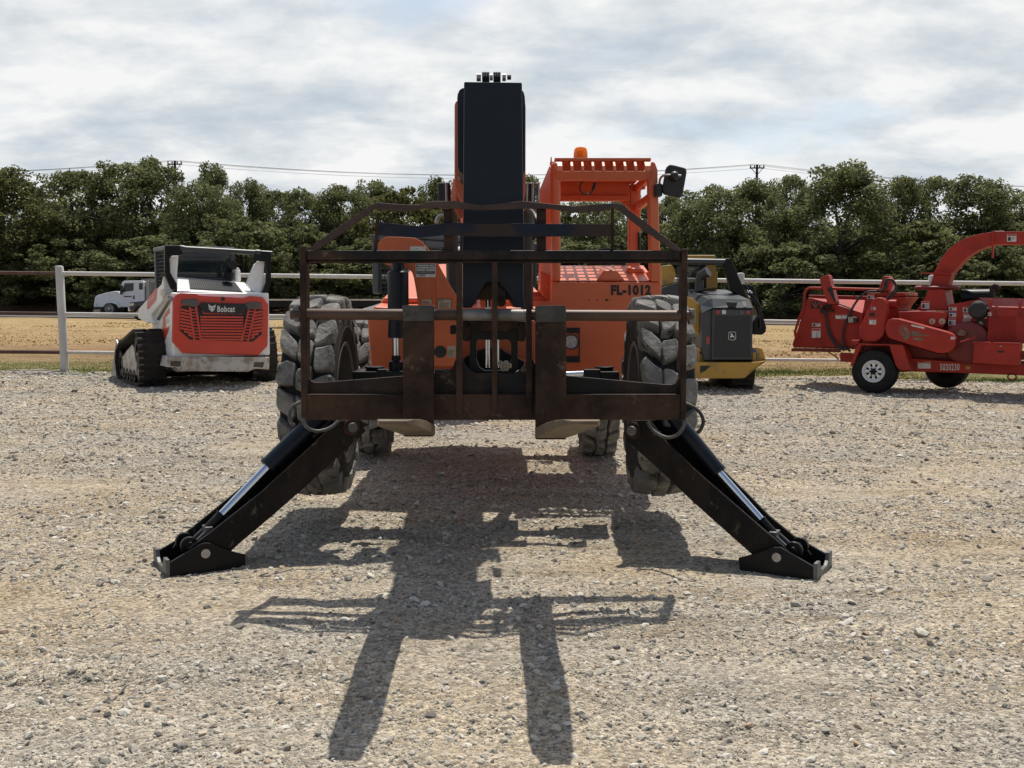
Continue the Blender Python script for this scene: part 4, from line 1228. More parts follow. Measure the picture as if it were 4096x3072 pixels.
for a, b2 in slot_px:
    xa2, xb2 = W.p(c1b, a, 300, YK).x, W.p(c1b, b2, 300, YK).x
    rings = []
    for (y_, z_) in prof: rings.append([(xa2, y_, z_), (xb2, y_, z_), (xb2, y_ + .012, z_ - .014), (xa2, y_ + .012, z_ - .014)])
    mb.loft(rings)
for k_ in range(6):
    y_ = YK + .26 + .13 * k_; zz_ = zh2 - .02 + .12 * (y_ - YK - .14)
    mb.box(xa_, xb_, y_ - .02, y_ + .02, zz_ - .045, zz_ - .002)
mb.box(xa_ + .03, xb_ - .03, YK + .19, YK + .21, zh1 + .012, zh2 + .012)
mb.box(xl_ + .03, xr2 - .06, YKR - .20, YKR - .02, zh2 - .05, zh2 + .11)
mb.box(xa_, xb_, YK + .06, YK + .15, zh2 - .012, zh2 + .009)
ROOF = mb.build('roof', 'orange_dull', CABB, .004)
hb = W.xz(c1b, [(692, 408), (1350, 408), (1350, 660), (1332, 660), (1262, 602), (692, 602)], YKR - .12)
MB().prism(hb, YKR - .12, YKR - .06).build('rear_header', 'orange_dull', ROOF, .006)
MB().prism(W.xz(c1b, [(692, 545), (1345, 545), (1345, 600), (692, 600)], YKR - .16), YKR - .16, YKR - .121).build('header_lip', 'orange_dull', ROOF, .01)
for px_, y0_, y1_ in ((603, 185, 240), (1496, 200, 250)):
    slab(c1b, [(px_ - 5, y0_), (px_ + 5, y0_), (px_ + 8, y1_), (px_ - 8, y1_)], YK + .1, YK + .11, 'roof_lug', 'orange_dull', ROOF, 0)
arc_hose(W, c1b, [(905, 415), (880, 450), (880, 500), (920, 540), (965, 535), (995, 500), (1015, 455), (1020, 425)], [7.6] * 8, .006, 'hose', 'loose_wire', ROOF)
MB().cyl(W.p(c1b, 1000, 490, 7.59), W.p(c1b, 1018, 430, 7.59), .012).build('plug', 'black_plastic', ROOF)
# beacon
c_ = W.p(c1b, 882, 207, 7.9)
k_ = 7.9 / FPX / 2.369
BC = MB().lathe([(0, 0), (0, 66 * k_), (8 * k_, 66 * k_), (60 * k_, 64 * k_), (92 * k_, 58 * k_), (106 * k_, 46 * k_), (112 * k_, 20 * k_), (113 * k_, 0)], c_, 'z', 28).build('beacon', 'amber_glass', ROOF)
MB().cyl(c_ + Vector((0, 0, -.03)), c_ + Vector((0, 0, .002)), 62 * k_).cyl(c_ + Vector((0, 0, .004)), c_ + Vector((0, 0, 24 * k_)), 42 * k_).box(c_.x - 34 * k_, c_.x + 22 * k_, c_.y - .01, c_.y + .02, c_.z + 26 * k_, c_.z + 78 * k_).build('beacon_base', 'black_plastic', CABB)
# mirror
mir = W.xz(c1b, [(1692, 300), (1705, 268), (1735, 254), (1765, 258), (1870, 285), (1888, 300), (1890, 330), (1852, 545), (1835, 568), (1810, 570), (1680, 537), (1662, 520), (1658, 490)], 7.15)
MR = MB().prism(mir, 7.15, 7.20).build('mirror', 'black_plastic', CABB, .012, 3)
arc_hose(W, c1b, [(1630, 440), (1635, 395), (1660, 365), (1700, 355), (1835, 362)], [7.2, 7.18, 7.14, 7.12, 7.10], .008, 'bare_steel', 'mirror_arm', MR)
c_ = W.p(c1b, 1772, 365, 7.12)
MB().lathe([(-.03, .0), (-.028, .02), (-.01, .033), (.02, .036), (.04, .03)], c_, 'y', 16).build('mirror_mount', 'black_plastic', MR)
MB().box(W.p(c1b, 1582, 500, 7.2).x, W.p(c1b, 1655, 500, 7.2).x, 7.17, 7.26, W.p(c1b, 1600, 560, 7.2).z, W.p(c1b, 1600, 438, 7.2).z).build('mirror_bracket', 'black_plastic', MR, .012)
# steering wheel
c_ = W.p(c1b, 1128, 1195, 8.05)
mb = MB(); k_ = 8.05 / FPX / 2.369; rr_ = 172 * k_
tilt = Matrix.Rotation(R(-38), 3, 'X')
circ = [c_ + tilt @ Vector((rr_ * math.cos(6.2832 * i / 36), 0, rr_ * math.sin(6.2832 * i / 36))) for i in range(37)]
mb.tube(circ, .014, 8, False)
mb.cyl(c_ + tilt @ Vector((-rr_, 0, 0)), c_ + tilt @ Vector((rr_, 0, 0)), .010).cyl(c_, c_ + Vector((0, -.1, -.25)), .025)
mb.build('steering_wheel', 'black_plastic', CABB)
MB().box(.55, .80, 8.12, 8.4, zsill - .1, zsill + .12).build('seat', 'seat_black', CABB, .05, 3)
# number and holes on the front
writing(W, c1b, 1170, 1396, 1550, 1496, YK - .003, 'FL-1012', 'decal_black', CABB, 'number', .06)
mb = MB()
for x_, r_ in ((963, 6), (1040, 7), (1128, 12), (1157, 6)):
    c_ = W.p(c1b, x_, 1540, YK); mb.cyl(c_ + Vector((0, .01, 0)), c_ + Vector((0, -.0025, 0)), r_ / 2.369 / FPX * YK, n=14)
mb.build('bolt_hole', 'decal_black', CABB)
# head lamp in its black box
slab(c4, [(530, 543), (645, 543), (645, 578), (530, 578)], YK - .012, YK - .0005, 'lamp_bracket', 'decal_black', CABB, 0)
slab(c4, [(530, 742), (645, 742), (645, 785), (530, 785)], YK - .012, YK - .0005, 'lamp_bracket', 'decal_black', CABB, 0)
slab(c4, [(641, 579), (645, 579), (645, 741), (641, 741)], YK - .012, YK - .0005, 'lamp_bracket', 'decal_black', CABB, 0)
c_ = W.p(c4, 582, 640, YK - .02); k_ = YK / FPX / 1.7463
HL = MB().lathe([(.02, 0), (.02, 36 * k_), (-.02, 52 * k_), (-.05, 53 * k_), (-.05, 46 * k_)], c_, 'y', 28).build('head_lamp', 'black_plastic', CABB)
mb = MB().cyl(c_ + Vector((0, -.03, 0)), c_ + Vector((0, -.044, 0)), 46 * k_, n=28)
for i in range(7):
    a = 6.283 * i / 6; rr_ = 28 * k_ if i < 6 else 0
    q = c_ + Vector((rr_ * math.cos(a), -.044, rr_ * math.sin(a))); mb.lathe([(0, 9 * k_), (-.004, 7 * k_), (-.006, 0)], q, 'y', 10)
mb.build('lamp_lens', 'lens_clear', HL)

# ---------- stabilizers
def stabilizer(cr_, k, front, back, foot, heel, endp, pivot, pin, barrel, rod, eye, clev, boss, hoses, s, F):
    # each leg stands in a plane of its own that swings forward at the foot
    Y0, Y1 = .03, .24
    LEG = MB().prism(F.xz(cr_, front, Y0), Y0, Y0 + .02).prism(F.xz(cr_, back, Y1 - .02), Y1 - .02, Y1)
    ST = LEG.xf(F).build('stabilizer', 'black_scratched', TH, .002)
    # bottom web between the two cheeks
    A = [F.p(cr_, *q, Y0 + .02) for q in heel]; 
    web = MB()
    a, b2 = A[0], A[1]
    dirv = (b2 - a).normalized(); nrm = Vector((-dirv.z, 0, dirv.x)) 
    if nrm.z < 0: nrm = -nrm
    web.loft([[Vector((a.x, Y0 + .02, a.z)) + nrm * .006, Vector((a.x, Y1 - .02, a.z)) + nrm * .006, Vector((a.x, Y1 - .02, a.z)) + nrm * .022, Vector((a.x, Y0 + .02, a.z)) + nrm * .022],
              [Vector((b2.x, Y0 + .02, b2.z)) + nrm * .006, Vector((b2.x, Y1 - .02, b2.z)) + nrm * .006, Vector((b2.x, Y1 - .02, b2.z)) + nrm * .022, Vector((b2.x, Y0 + .02, b2.z)) + nrm * .022]])
    web.xf(F).build('leg_web', 'black_paint', ST)
    c_ = F.p(cr_, *pivot, Y0)
    MB().cyl(c_ + Vector((0, .3, 0)), c_ + Vector((0, -.012, 0)), .047, n=24).xf(F).build('pivot_boss', 'rust', ST, .003)
    MB().cyl(c_, c_ + Vector((0, -.035, 0)), .027, n=20).xf(F).build('pivot_pin', 'cast_grey', ST, .004)
    YM = (Y0 + Y1) / 2
    P3 = lambda q: F.p(cr_, *q, YM)
    MB().cyl(P3(barrel[0]), P3(barrel[1]), barrel[2], n=28).cyl(P3(barrel[1]) + (P3(barrel[0]) - P3(barrel[1])).normalized() * .02, P3(barrel[1]), barrel[2] * 1.05, n=28).xf(F).build('cylinder_barrel', 'navy_black', ST)
    MB().cyl(P3(rod[0]), P3(rod[1]), rod[2], n=24).xf(F).build('piston_rod', 'chrome', ST)
    MB().cyl(P3(eye[0]), P3(eye[1]), rod[2] * 1.12, n=20).cyl(P3(eye[0]) , lerp(P3(eye[0]), P3(eye[1]), .06), rod[2] * 1.35, n=20).xf(F).build('rod_end', 'black_paint', ST)
    a, b2 = P3(clev[0]), P3(clev[1])
    mb = MB()
    for dy in (-.035, .035):
        mb.bar(a + Vector((0, dy, 0)), b2 + Vector((0, dy, 0)), .014, .05, up=(0, 1, 0)) if False else mb.loft([[p + Vector((0, dy - .008, 0)) + n_ * .022 for n_ in (1 * Vector((0, 0, 1)), -1 * Vector((0, 0, 1)))] + [p + Vector((0, dy + .008, 0)) + n_ * .022 for n_ in (-1 * Vector((0, 0, 1)), Vector((0, 0, 1)))] for p in (a, b2)])
    mb.bar(a + Vector((0, -.04, 0)), a + Vector((0, .04, 0)), .04, .045)
    mb.xf(F).build('rod_clevis', 'cast_grey', ST, .004)
    c_ = P3(boss)
    MB().cyl(c_ + Vector((0, -.07, 0)), c_ + Vector((0, -.045, 0)), .045, n=24).cyl(c_ + Vector((0, .045, 0)), c_ + Vector((0, .075, 0)), .045, n=24).cyl(c_ + Vector((0, -.085, 0)), c_ + Vector((0, .085, 0)), .022).xf(F).build('clevis_boss', 'black_paint', ST, .004)
    # ground shoe
    Yf0, Yf1 = 0.0, .30
    fpoly = F.xz(cr_, foot, Yf0)
    FT = MB().prism(fpoly, Yf0, Yf0 + .018).prism(fpoly, Yf1 - .018, Yf1).box(min(q[0] for q in fpoly) + .004, max(q[0] for q in fpoly) - .004, Yf0 + .016, Yf1 - .016, min(q[1] for q in fpoly) + .002, min(q[1] for q in fpoly) + .02).xf(F).build('ground_shoe', 'black_paint', ST, .003)
    fx_ = [p_[0] for p_ in F.xz(cr_, foot, Yf0)]; fzz = min(p_[1] for p_ in F.xz(cr_, foot, Yf0))
    # end plate with a U notch, across the outer end
    xo = (min(fx_) if s < 0 else max(fx_))
    z_a = F.p(cr_, *endp, Yf0).z
    h_ = z_a - fzz
    wv = Yf1 - Yf0 + .02
    y_a = Yf0 - .01
    pr = [(0, 0), (1, 0), (1, 1), (.80, 1), (.76, .62), (.66, .42), (.34, .42), (.24, .62), (.20, 1), (0, 1)]
    MB().prismx([(y_a + u * wv, fzz - .004 + v * (h_ + .02)) for u, v in pr], xo - .004 if s > 0 else xo - .016, xo + .016 if s > 0 else xo + .004).xf(F).build('end_plate', 'cast_grey', FT, .003)
    c_ = F.p(cr_, *pin, Yf0)
    MB().cyl(c_ + Vector((0, .03, 0)), c_ + Vector((0, -.006, 0)), .0235, n=24).cyl(c_ + Vector((0, -.006, 0)), c_ + Vector((0, -.0075, 0)), .003).xf(F).build('shoe_pin', 'bare_steel', FT)
    for pts, m in hoses: arc_hose(F, cr_, pts, [-.01] * len(pts), .0095, m, 'hose', ST, F)
    return ST
stabilizer(c5, 2.1067,
    [(1690, 172), (1860, 165), (1925, 262), (1400, 745), (1150, 965), (870, 1200), (760, 1300), (480, 1300), (430, 1255), (600, 1130), (1050, 775), (1440, 415)],
    [(1700, 100), (1860, 165), (1900, 262), (1400, 720), (870, 1180), (760, 1250), (300, 1250), (350, 1165), (620, 950), (900, 720), (1300, 380), (1560, 120)],
    [(262, 1378), (540, 1214), (575, 1204), (612, 1208), (660, 1228), (780, 1272), (850, 1292), (910, 1302), (912, 1400), (860, 1425), (275, 1485)],
    [(1900, 285), (860, 1212)], (262, 1368), (1800, 228), (573, 1293),
    ((1610, 60), (1094, 566), .0505), ((1110, 555), (700, 985), .0262), ((715, 965), (585, 1100)), ((590, 1095), (445, 1235)), (415, 1205),
    [([(1395, 130), (1400, 185), (1440, 240), (1520, 262), (1620, 235), (1705, 165), (1720, 100)], 'hose_worn'), ([(1375, 15), (1310, 55), (1282, 120), (1290, 185), (1320, 215)], 'hose_worn')], -1, Frame((-1.70, 5.03, 0), R(30)))
stabilizer(c6, 2.011,
    [(440, 165), (600, 165), (720, 325), (880, 480), (1000, 595), (1270, 830), (1500, 1030), (1680, 1180), (1780, 1300), (1500, 1300), (1420, 1240), (1060, 920), (900, 775), (640, 520), (420, 330), (400, 250)],
    [(500, 165), (800, 165), (1100, 480), (1390, 760), (1550, 925), (1830, 1155), (1900, 1250), (1500, 1250), (1060, 880), (640, 480)],
    [(1313, 1272), (1372, 1258), (1440, 1236), (1600, 1186), (1650, 1186), (1925, 1345), (1925, 1452), (1325, 1378)],
    [(425, 345), (1430, 1245)], (1925, 1335), (470, 245), (1623, 1265),
    ((790, 130), (1160, 585), .0420), ((1150, 575), (1505, 975), .0215), ((1495, 962), (1610, 1090)), ((1605, 1085), (1745, 1215)), (1785, 1190),
    [([(585, 175), (620, 235), (690, 285), (760, 302), (830, 275), (872, 215), (885, 150)], 'hose_worn'), ([(885, 25), (960, 60), (1010, 110), (1032, 170), (1015, 230), (985, 265)], 'hose')], 1, Frame((1.485, 4.99, 0), R(-30)))

# ================================================================== COMPACT TRACK LOADER with red rear door
BY = 15.6
bx = (877 - 2048) / FPX * BY
B = Frame((bx, BY, gz(bx, BY)), R(32))
def loader():
    root = thing('skid_steer', 'white and red tracked skid steer parked left of the telehandler, rear grille in full view', 'skid steer', B.o, B.yaw, 'white and red tracked skid steers', local=True)
    X = lambda cr_, pts, y: B.xz(cr_, pts, y)
    def fplate(pts, y0, y1, name, m, parent, bev=.01): return MB().prism(X(c7, pts, y0), y0, y1).build(name, m, parent, bev)
    xl = B.p(c7, 800, 900, 0).x; xr = B.p(c7, 1726, 900, 0).x
    zt = B.p(c7, 1200, 640, 0).z; zb = B.p(c7, 1200, 1250, 0).z
    # body: engine box
    BODY = MB().loft([[(xl, 0, zb), (xr, 0, zb), (xr, 0, zt + .0), (xl, 0, zt)], [(xl, 1.3, zb), (xr, 1.3, zb), (xr, 1.3, zt - .02), (xl, 1.3, zt - .02)]]).box(xl + .12, xr - .12, .3, 2.1, .22, zb - .004).build('body', 'white_paint', root, .03, 3)
    # rear door
    DOOR = fplate([(812, 705), (838, 670), (888, 645), (1030, 652), (1060, 668), (1480, 690), (1540, 672), (1662, 682), (1718, 748), (1710, 1145), (1622, 1238), (905, 1215), (803, 1105)], -.06, -.002, 'rear_door', 'red_paint', BODY, .02)
    fplate([(884, 765), (1060, 770), (1100, 845), (1460, 848), (1500, 800), (1662, 797), (1652, 1035), (1565, 1106), (968, 1086), (874, 1000)], -.064, -.0605, 'grille', 'decal_black', DOOR, 0)
    mb = MB()
    for k in range(9):
        y = 872 + 26.5 * k; dy = 7 * k / 8
        mb.prism(X(c7, [(1068, y - 10), (1478, y - 6), (1476 - 2 * k, y + 10), (1070 + 2 * k, y + 7)], -.078), -.078, -.0645)
    for k in range(9):
        y = 800 + 30 * k
        xi = 962 + 5.5 * k; xo = 878 if k < 7 else 878 + (k - 6) * 38
        mb.prism(X(c7, [(xo, y - 12), (xi, y + 9), (xi, y + 27), (xo, y + 8)], -.078), -.078, -.0645)
        xi2 = 1578 - 4 * k; xo2 = 1658 if k < 7 else 1658 - (k - 6) * 38
        mb.prism(X(c7, [(xo2, y + 9), (xi2, y + 25), (xi2, y + 43), (xo2, y + 29)], -.078), -.078, -.0645)
    for a0, a1 in ((960, 1010), (990 + 30, 1060 + 10)):
        mb.prism(X(c7, [(a0, 775), (a0 + 18, 778), (a1 + 12, 1088), (a1 - 6, 1086)], -.080), -.080, -.0645)
    for a0, a1 in ((1520, 1452), (1580, 1512)):
        mb.prism(X(c7, [(a0, 805), (a0 + 16, 803), (a1 + 18, 1098), (a1, 1100)], -.080), -.080, -.0645)
    for k in range(10):
        y = 800 + 29 * k
        mb.prism(X(c7, [(968 + 5 * k, y - 5), (1028 + 5 * k, y), (1028 + 5 * k, y + 11), (968 + 5 * k, y + 6)], -.079), -.079, -.0645)
        mb.prism(X(c7, [(1526 - 7 * k, y + 14), (1588 - 7 * k, y + 14), (1588 - 7 * k, y + 25), (1526 - 7 * k, y + 25)], -.079), -.079, -.0645)
    mb.build('louvre', 'red_paint', DOOR)
    for q in ([(886, 735), (905, 705), (1035, 702), (1062, 738), (1032, 778), (905, 757)], [(1490, 748), (1532, 728), (1655, 738), (1652, 785), (1535, 798), (1520, 790)]):
        fplate(q, -.085, -.060, 'tail_lamp', 'lens_smoke', DOOR, .006)
    BADGE = fplate([(1058, 765), (1085, 732), (1200, 738), (1490, 748), (1518, 790), (1480, 832), (1440, 845), (1120, 832), (1085, 808)], -.095, -.060, 'badge', 'black_plastic', DOOR, .006)
    writing(B, c7, 1230, 766, 1398, 826, -.097, 'Bobcat', 'decal_white', BADGE, 'lettering', .035)
    head = [(1145, 745), (1160, 762), (1180, 770), (1200, 765), (1217, 752), (1212, 778), (1205, 790), (1208, 800), (1196, 808), (1188, 820), (1174, 822), (1166, 808), (1152, 800), (1148, 775)]
    fplate(head, -.097, -.0955, 'emblem', 'decal_white', BADGE, 0)
    fplate([(1160, 783), (1172, 786), (1170, 794), (1160, 792)], -.0985, -.0972, 'emblem_eye', 'decal_black', BADGE, 0)
    fplate([(1190, 786), (1202, 781), (1202, 790), (1192, 794)], -.0985, -.0972, 'emblem_eye', 'decal_black', BADGE, 0)
    c_ = B.p(c7, 1282, 700, -.06); MB().cyl(c_, c_ + Vector((0, -.012, 0)), .032).build('camera_port', 'black_plastic', DOOR)
    # bumper
    BUM = MB().loft([[(x, -.10, z) for x, z in X(c7, [(776, 1246), (1728, 1252), (1722, 1372), (1650, 1364), (1590, 1362), (1520, 1392), (880, 1386), (842, 1352), (752, 1346)], -.10)], [(x, .35, z) for x, z in X(c7, [(776, 1246), (1728, 1252), (1722, 1372), (1650, 1364), (1590, 1362), (1520, 1392), (880, 1386), (842, 1352), (752, 1346)], -.10)]]).build('bumper', 'white_dirty', root, .01)
    fplate([(925, 1262), (1575, 1285), (1520, 1388), (885, 1384)], -.115, -.101, 'counterweight', 'white_dirty', BUM, .006)
    for q in ([(790, 1288), (886, 1290), (882, 1342), (784, 1338)], [(1580, 1298), (1676, 1300), (1664, 1352), (1572, 1346)]):
        fplate(q, -.104, -.098, 'reverse_lamp', 'lens_smoke', BUM, .004)
    # hood with louvres, sloping up to the cab
    ly1 = .80
    A = [B.p(c7, 850, 615, .02), B.p(c7, 1598, 660, .02), B.p(c7, 1490, 545, ly1), B.p(c7, 850, 492, ly1)]
    HOOD = MB().loft([[p for p in A], [p + Vector((0, .01, -.05)) for p in A]]).build('hood', 'white_paint', root, .008)
    def hp(u, v): return (A[0] * (1 - u) + A[1] * u) * (1 - v) + (A[3] * (1 - u) + A[2] * u) * v
    mb = MB(); nn = (A[1] - A[0]).cross(A[3] - A[0]).normalized()
    if nn.z < 0: nn = -nn
    mb.loft([[hp(u, v) + nn * .004 for u, v in ((.16, .10), (.84, .10), (.84, .90), (.16, .90))], [hp(u, v) + nn * .008 for u, v in ((.16, .10), (.84, .10), (.84, .90), (.16, .90))]])
    mb.cur = 1
    for k in range(26):
        u = .165 + .67 * k / 26
        mb.loft([[hp(a, b_) + nn * .010 for a, b_ in ((u, .12), (u + .013, .12), (u + .013, .88), (u, .88))], [hp(a, b_) + nn * .022 for a, b_ in ((u, .12), (u + .010, .12), (u + .010, .88), (u, .88))]])
    mb.build('hood_grille', ['decal_black', 'dark_grey'], HOOD)
    # cab
    yc0, yc1 = .85, 1.62
    ca, cb = B.p(c7, 735, 205, yc0), B.p(c7, 1392, 245, yc0)
    zc0 = B.p(c7, 1000, 520, yc0).z
    root['cab_edge'] = ca.x
    CAB = MB()
    for xx in (ca.x, cb.x - .07):
        CAB.box(xx, xx + .07, yc0, yc0 + .08, zc0, ca.z - .06).box(xx, xx + .07, yc1 - .1, yc1, zc0 - .2, ca.z - .06)
    CAB.box(ca.x - .01, cb.x + .01, yc0 - .02, yc1 + .02, ca.z - .06, ca.z + .02)
    CAB.box(ca.x + .07, cb.x - .07, yc0, yc0 + .06, ca.z - .16, ca.z - .0605).box(ca.x + .07, cb.x - .07, yc0, yc0 + .06, zc0 - .05, zc0 + .04)
    CAB = CAB.build('cab', 'dark_grey', root, .02)
    MB().box(ca.x + .0705, cb.x - .0705, yc0 + .01, yc0 + .018, zc0 + .0405, ca.z - .1605).build('rear_window', 'cab_glass', CAB)
    MB().box(ca.x + .0705, cb.x - .0705, yc1 - .05, yc1 - .042, zc0 - .2, ca.z - .1).build('front_window', 'cab_glass', CAB)
    for xx in (ca.x + .02, cb.x - .04):
        mb = MB()
        for k in range(40):
            if zc0 - .18 + k * .058 < ca.z - .07: mb.box(xx, xx + .012, yc0 + .0805, yc1 - .1005, zc0 - .18 + k * .058, zc0 - .172 + k * .058)
        for k in range(11): mb.box(xx + .002, xx + .010, yc0 + .085 + k * .055, yc0 + .091 + k * .055, zc0 - .2, ca.z - .065)
        mb.build('side_mesh', 'black_plastic', CAB)
    MB().box(-.28, .28, 1.05, 1.2, .75, 1.62).box(-.28, .28, 1.0, 1.45, .70, .84).build('seat', 'seat_black', CAB, .06, 3)
    # lift arm towers, cross tube, arms
    yt = .18
    TOW = []
    fplate([(778, 310), (800, 292), (864, 290), (850, 480), (845, 610), (790, 610), (778, 470)], yt, yt + .10, 'lift_tower', 'white_paint', root, .015)
    fplate([(1612, 340), (1680, 342), (1672, 480), (1650, 655), (1590, 650), (1510, 562), (1585, 380)], yt, yt + .10, 'lift_tower', 'white_paint', root, .015)
    fplate([(735, 190), (905, 195), (905, 288), (800, 290), (780, 320), (786, 450), (850, 560), (848, 618), (800, 612), (745, 490), (733, 440)], yt - .09, yt - .01, 'lift_link', 'black_paint', root, .015)
    fplate([(1588, 240), (1746, 252), (1742, 545), (1705, 655), (1655, 652), (1698, 540), (1700, 350), (1612, 338), (1588, 370)], yt - .09, yt - .01, 'lift_link', 'black_paint', root, .015)
    a, b_ = B.p(c7, 735, 214, yt - .05), B.p(c7, 1746, 270, yt - .05)
    CT = MB().cyl(a, b_, .040, n=20).build('cross_tube', 'dark_grey', root)
    for u in (.15, .86):
        MB().cyl(lerp(a, b_, u - .02), lerp(a, b_, u + .02), .050, n=20).build('collar', 'dark_grey', CT)
    # left lift arm running down to the front
    def splate(pts, x0, x1, name, m, parent, bev=.01): return MB().prismx([(max(y, .21) if name == 'lift_arm' else y, z) for y, z in B.yz(c7, pts, x0)], x0, x1).build(name, m, parent, bev)
    xa = xl - .06
    ARM = splate([(762, 480), (735, 500), (700, 560), (600, 665), (520, 755), (482, 795), (478, 880), (520, 910), (575, 930), (640, 930), (612, 900), (602, 850), (700, 730), (750, 650), (768, 600)], xa, xa + .14, 'lift_arm', 'white_paint', root, .012)
    xb = xr - .09
    yzp = B.yz(c7, [(762, 480), (735, 500), (700, 560), (600, 665), (520, 755), (482, 795), (478, 880), (520, 910), (575, 930), (640, 930), (612, 900), (602, 850), (700, 730), (750, 650), (768, 600)], xa)
    yzp = [(max(y, .21), z) for y, z in yzp]
    MB().prismx(yzp, xb, xb + .14).build('lift_arm', 'white_paint', root, .012)
    ST_ = splate([(568, 712), (575, 690), (652, 598), (660, 602), (650, 712), (572, 802), (562, 795)], xa - .004, xa - .0005, 'sticker', 'red_paint', ARM, 0)
    q0, q1, q2 = [Vector((xa - .006, *B.yz(c7, [p_], xa)[0])) for p_ in ((583, 742), (638, 676), (581, 712))]
    mb = MB(); letter(mb, 'Bobcat', q0, q1 - q0, q2 - q0, .03); mb.build('lettering', 'decal_white', ARM)
    a, b_ = Vector((xa + .0, *B.yz(c7, [(640, 850)], xa)[0])), Vector((xa + .0, *B.yz(c7, [(755, 655)], xa)[0]))
    MB().cyl(a + Vector((.05, 0, -.06)), b_ + Vector((.05, 0, -.06)), .035).build('lift_cylinder', 'bare_steel', root)
    splate([(690, 612), (730, 606), (732, 650), (716, 690), (690, 668)], xa - .02, xa - .0005, 'arm_hinge', 'white_dirty', ARM)
    # body side decal, model mark
    SD = splate([(775, 782), (740, 835), (716, 880), (706, 1010), (716, 1125), (736, 1090), (770, 990), (776, 955), (745, 975), (735, 930), (738, 880), (776, 830)], xl - .004, xl - .0006, 'side_decal', 'red_paint', BODY, 0)
    q0, q1, q2 = [Vector((xl - .006, *B.yz(c7, [p_], xl)[0])) for p_ in ((741, 950), (772, 925), (741, 905))]
    mb = MB(); letter(mb, 'T76', q0, q1 - q0, q2 - q0, .03); mb.build('lettering', 'decal_white', BODY)
    c_ = Vector((xl, *B.yz(c7, [(772, 690)], xl)[0])); MB().cyl(c_, c_ + Vector((-.012, 0, 0)), .025).build('side_port', 'black_plastic', BODY)
    # exhaust
    a, b_ = B.p(c7, 1330, 525, .62), B.p(c7, 1345, 440, .62)
    MB().tube([a, b_, b_ + Vector((.01, -.05, .06)), b_ + Vector((.01, -.15, .10))], .075, 20, True, [.075, .075, .078, .078]).build('exhaust', 'black_paint', root)
    MB().cyl(B.p(c7, 1420, 535, .9), B.p(c7, 1418, 428, .9), .055, .05, 16).build('air_intake', 'white_paint', root, .01)
    # tracks
    for side, xo in ((-1, B.p(c7, 482, 1300, .45).x), (1, B.p(c7, 1792, 1300, .45).x)):
        path = [(.20, .03), (.10, .12), (.06, .30), (.10, .60), (.20, .80), (.36, .86), (.55, .83), (1.60, .60), (1.85, .48), (1.92, .30), (1.84, .10), (1.66, .02), (.9, .02)]
        path = [(y_ + .33, z_) for y_, z_ in path]
        # even steps round the loop
        pts = []; n = len(path)
        for i in range(n):
            a, b_ = Vector(path[i]), Vector(path[(i + 1) % n])
            m_ = max(1, int((b_ - a).length / .045))
            for k in range(m_): pts.append(a + (b_ - a) * k / m_)
        x0, x1 = (xo, xo + .40) if side < 0 else (xo - .40, xo)
        mb = MB()
        cen = Vector((1.28, .4)); nP = len(pts)
        inn = [p + (cen - p).normalized() * .035 for p in pts]
        o_ = len(mb.v)
        vs = []; fs = []
        for p, q in zip(pts, inn): vs += [(x0, p.x, p.y), (x1, p.x, p.y), (x1, q.x, q.y), (x0, q.x, q.y)]
        for i in range(nP):
            j = (i + 1) % nP
            for k in range(4): fs.append((4 * i + k, 4 * i + (k + 1) % 4, 4 * j + (k + 1) % 4, 4 * j + k))
        mb._add(vs, fs)
        for i in range(0, nP, 2):
            p, q = pts[i], pts[(i + 1) % nP]; d = (q - p).normalized(); nrm = Vector((d.y, -d.x))
            if (p - cen).dot(nrm) < 0: nrm = -nrm
            p2 = p + d * .032
            for (u0, u1, mi) in ((.0, .44, 0), (.56, 1.0, 0), (.0, .17, 1)):
                mb.cur = mi
                h0 = .026 if mi == 0 else .012; sh = 0 if mi == 0 else .034
                X0, X1 = x0 + (x1 - x0) * u0, x0 + (x1 - x0) * u1
                pa, pb = p + d * sh, p2 + d * (sh - .012 * mi)
                mb.loft([[(X0, pa.x, pa.y), (X1, pa.x, pa.y), (X1, pb.x, pb.y), (X0, pb.x, pb.y)],
                         [(X0, pa.x + nrm.x * h0, pa.y + nrm.y * h0), (X1, pa.x + nrm.x * h0, pa.y + nrm.y * h0), (X1, pb.x + nrm.x * h0, pb.y + nrm.y * h0), (X0, pb.x + nrm.x * h0, pb.y + nrm.y * h0)]])
        TR = mb.build('track', ['track_rubber', 'track_steel'], root)
        xf = x0 + .06 if side < 0 else x1 - .06
        MB().prismx([(.68, .16), (1.88, .14), (1.93, .36), (1.53, .5), (1.08, .62), (.73, .5)], xf - .02, xf + .02).build('track_frame', 'white_dirty', TR, .01)
        for yy, zz, rr in ((.67, .56, .22), (1.99, .28, .21), (.65, .22, .14)):
            MB().lathe([(-.16, rr * .5), (-.16, rr), (.16, rr), (.16, rr * .5), (.05, rr * .35), (.05, 0)], ((x0 + x1) / 2, yy, zz), 'x', 24).build('track_roller', 'black_paint', TR)
        for k in range(4):
            MB().lathe([(-.17, .05), (-.17, .095), (.17, .095), (.17, .05), (.17, 0)], ((x0 + x1) / 2, .95 + .26 * k, .14), 'x', 18).build('track_roller', 'black_paint', TR)
    # bucket in front
    bp = B.yz(c7, [(245, 1105), (318, 1108), (296, 1200), (285, 1420), (205, 1428), (212, 1330)], xl - .35)
    by0 = min(p_[0] for p_ in bp)
    pr = [(2.25, .03), (2.95, .02), (2.98, .05), (2.35, .12), (2.28, .45), (2.36, .62), (2.32, .66), (2.20, .48), (2.16, .10)]
    BK = MB().prismx(pr, xl - .32, xr + .32).build('bucket', 'rust_dark', root, .006)
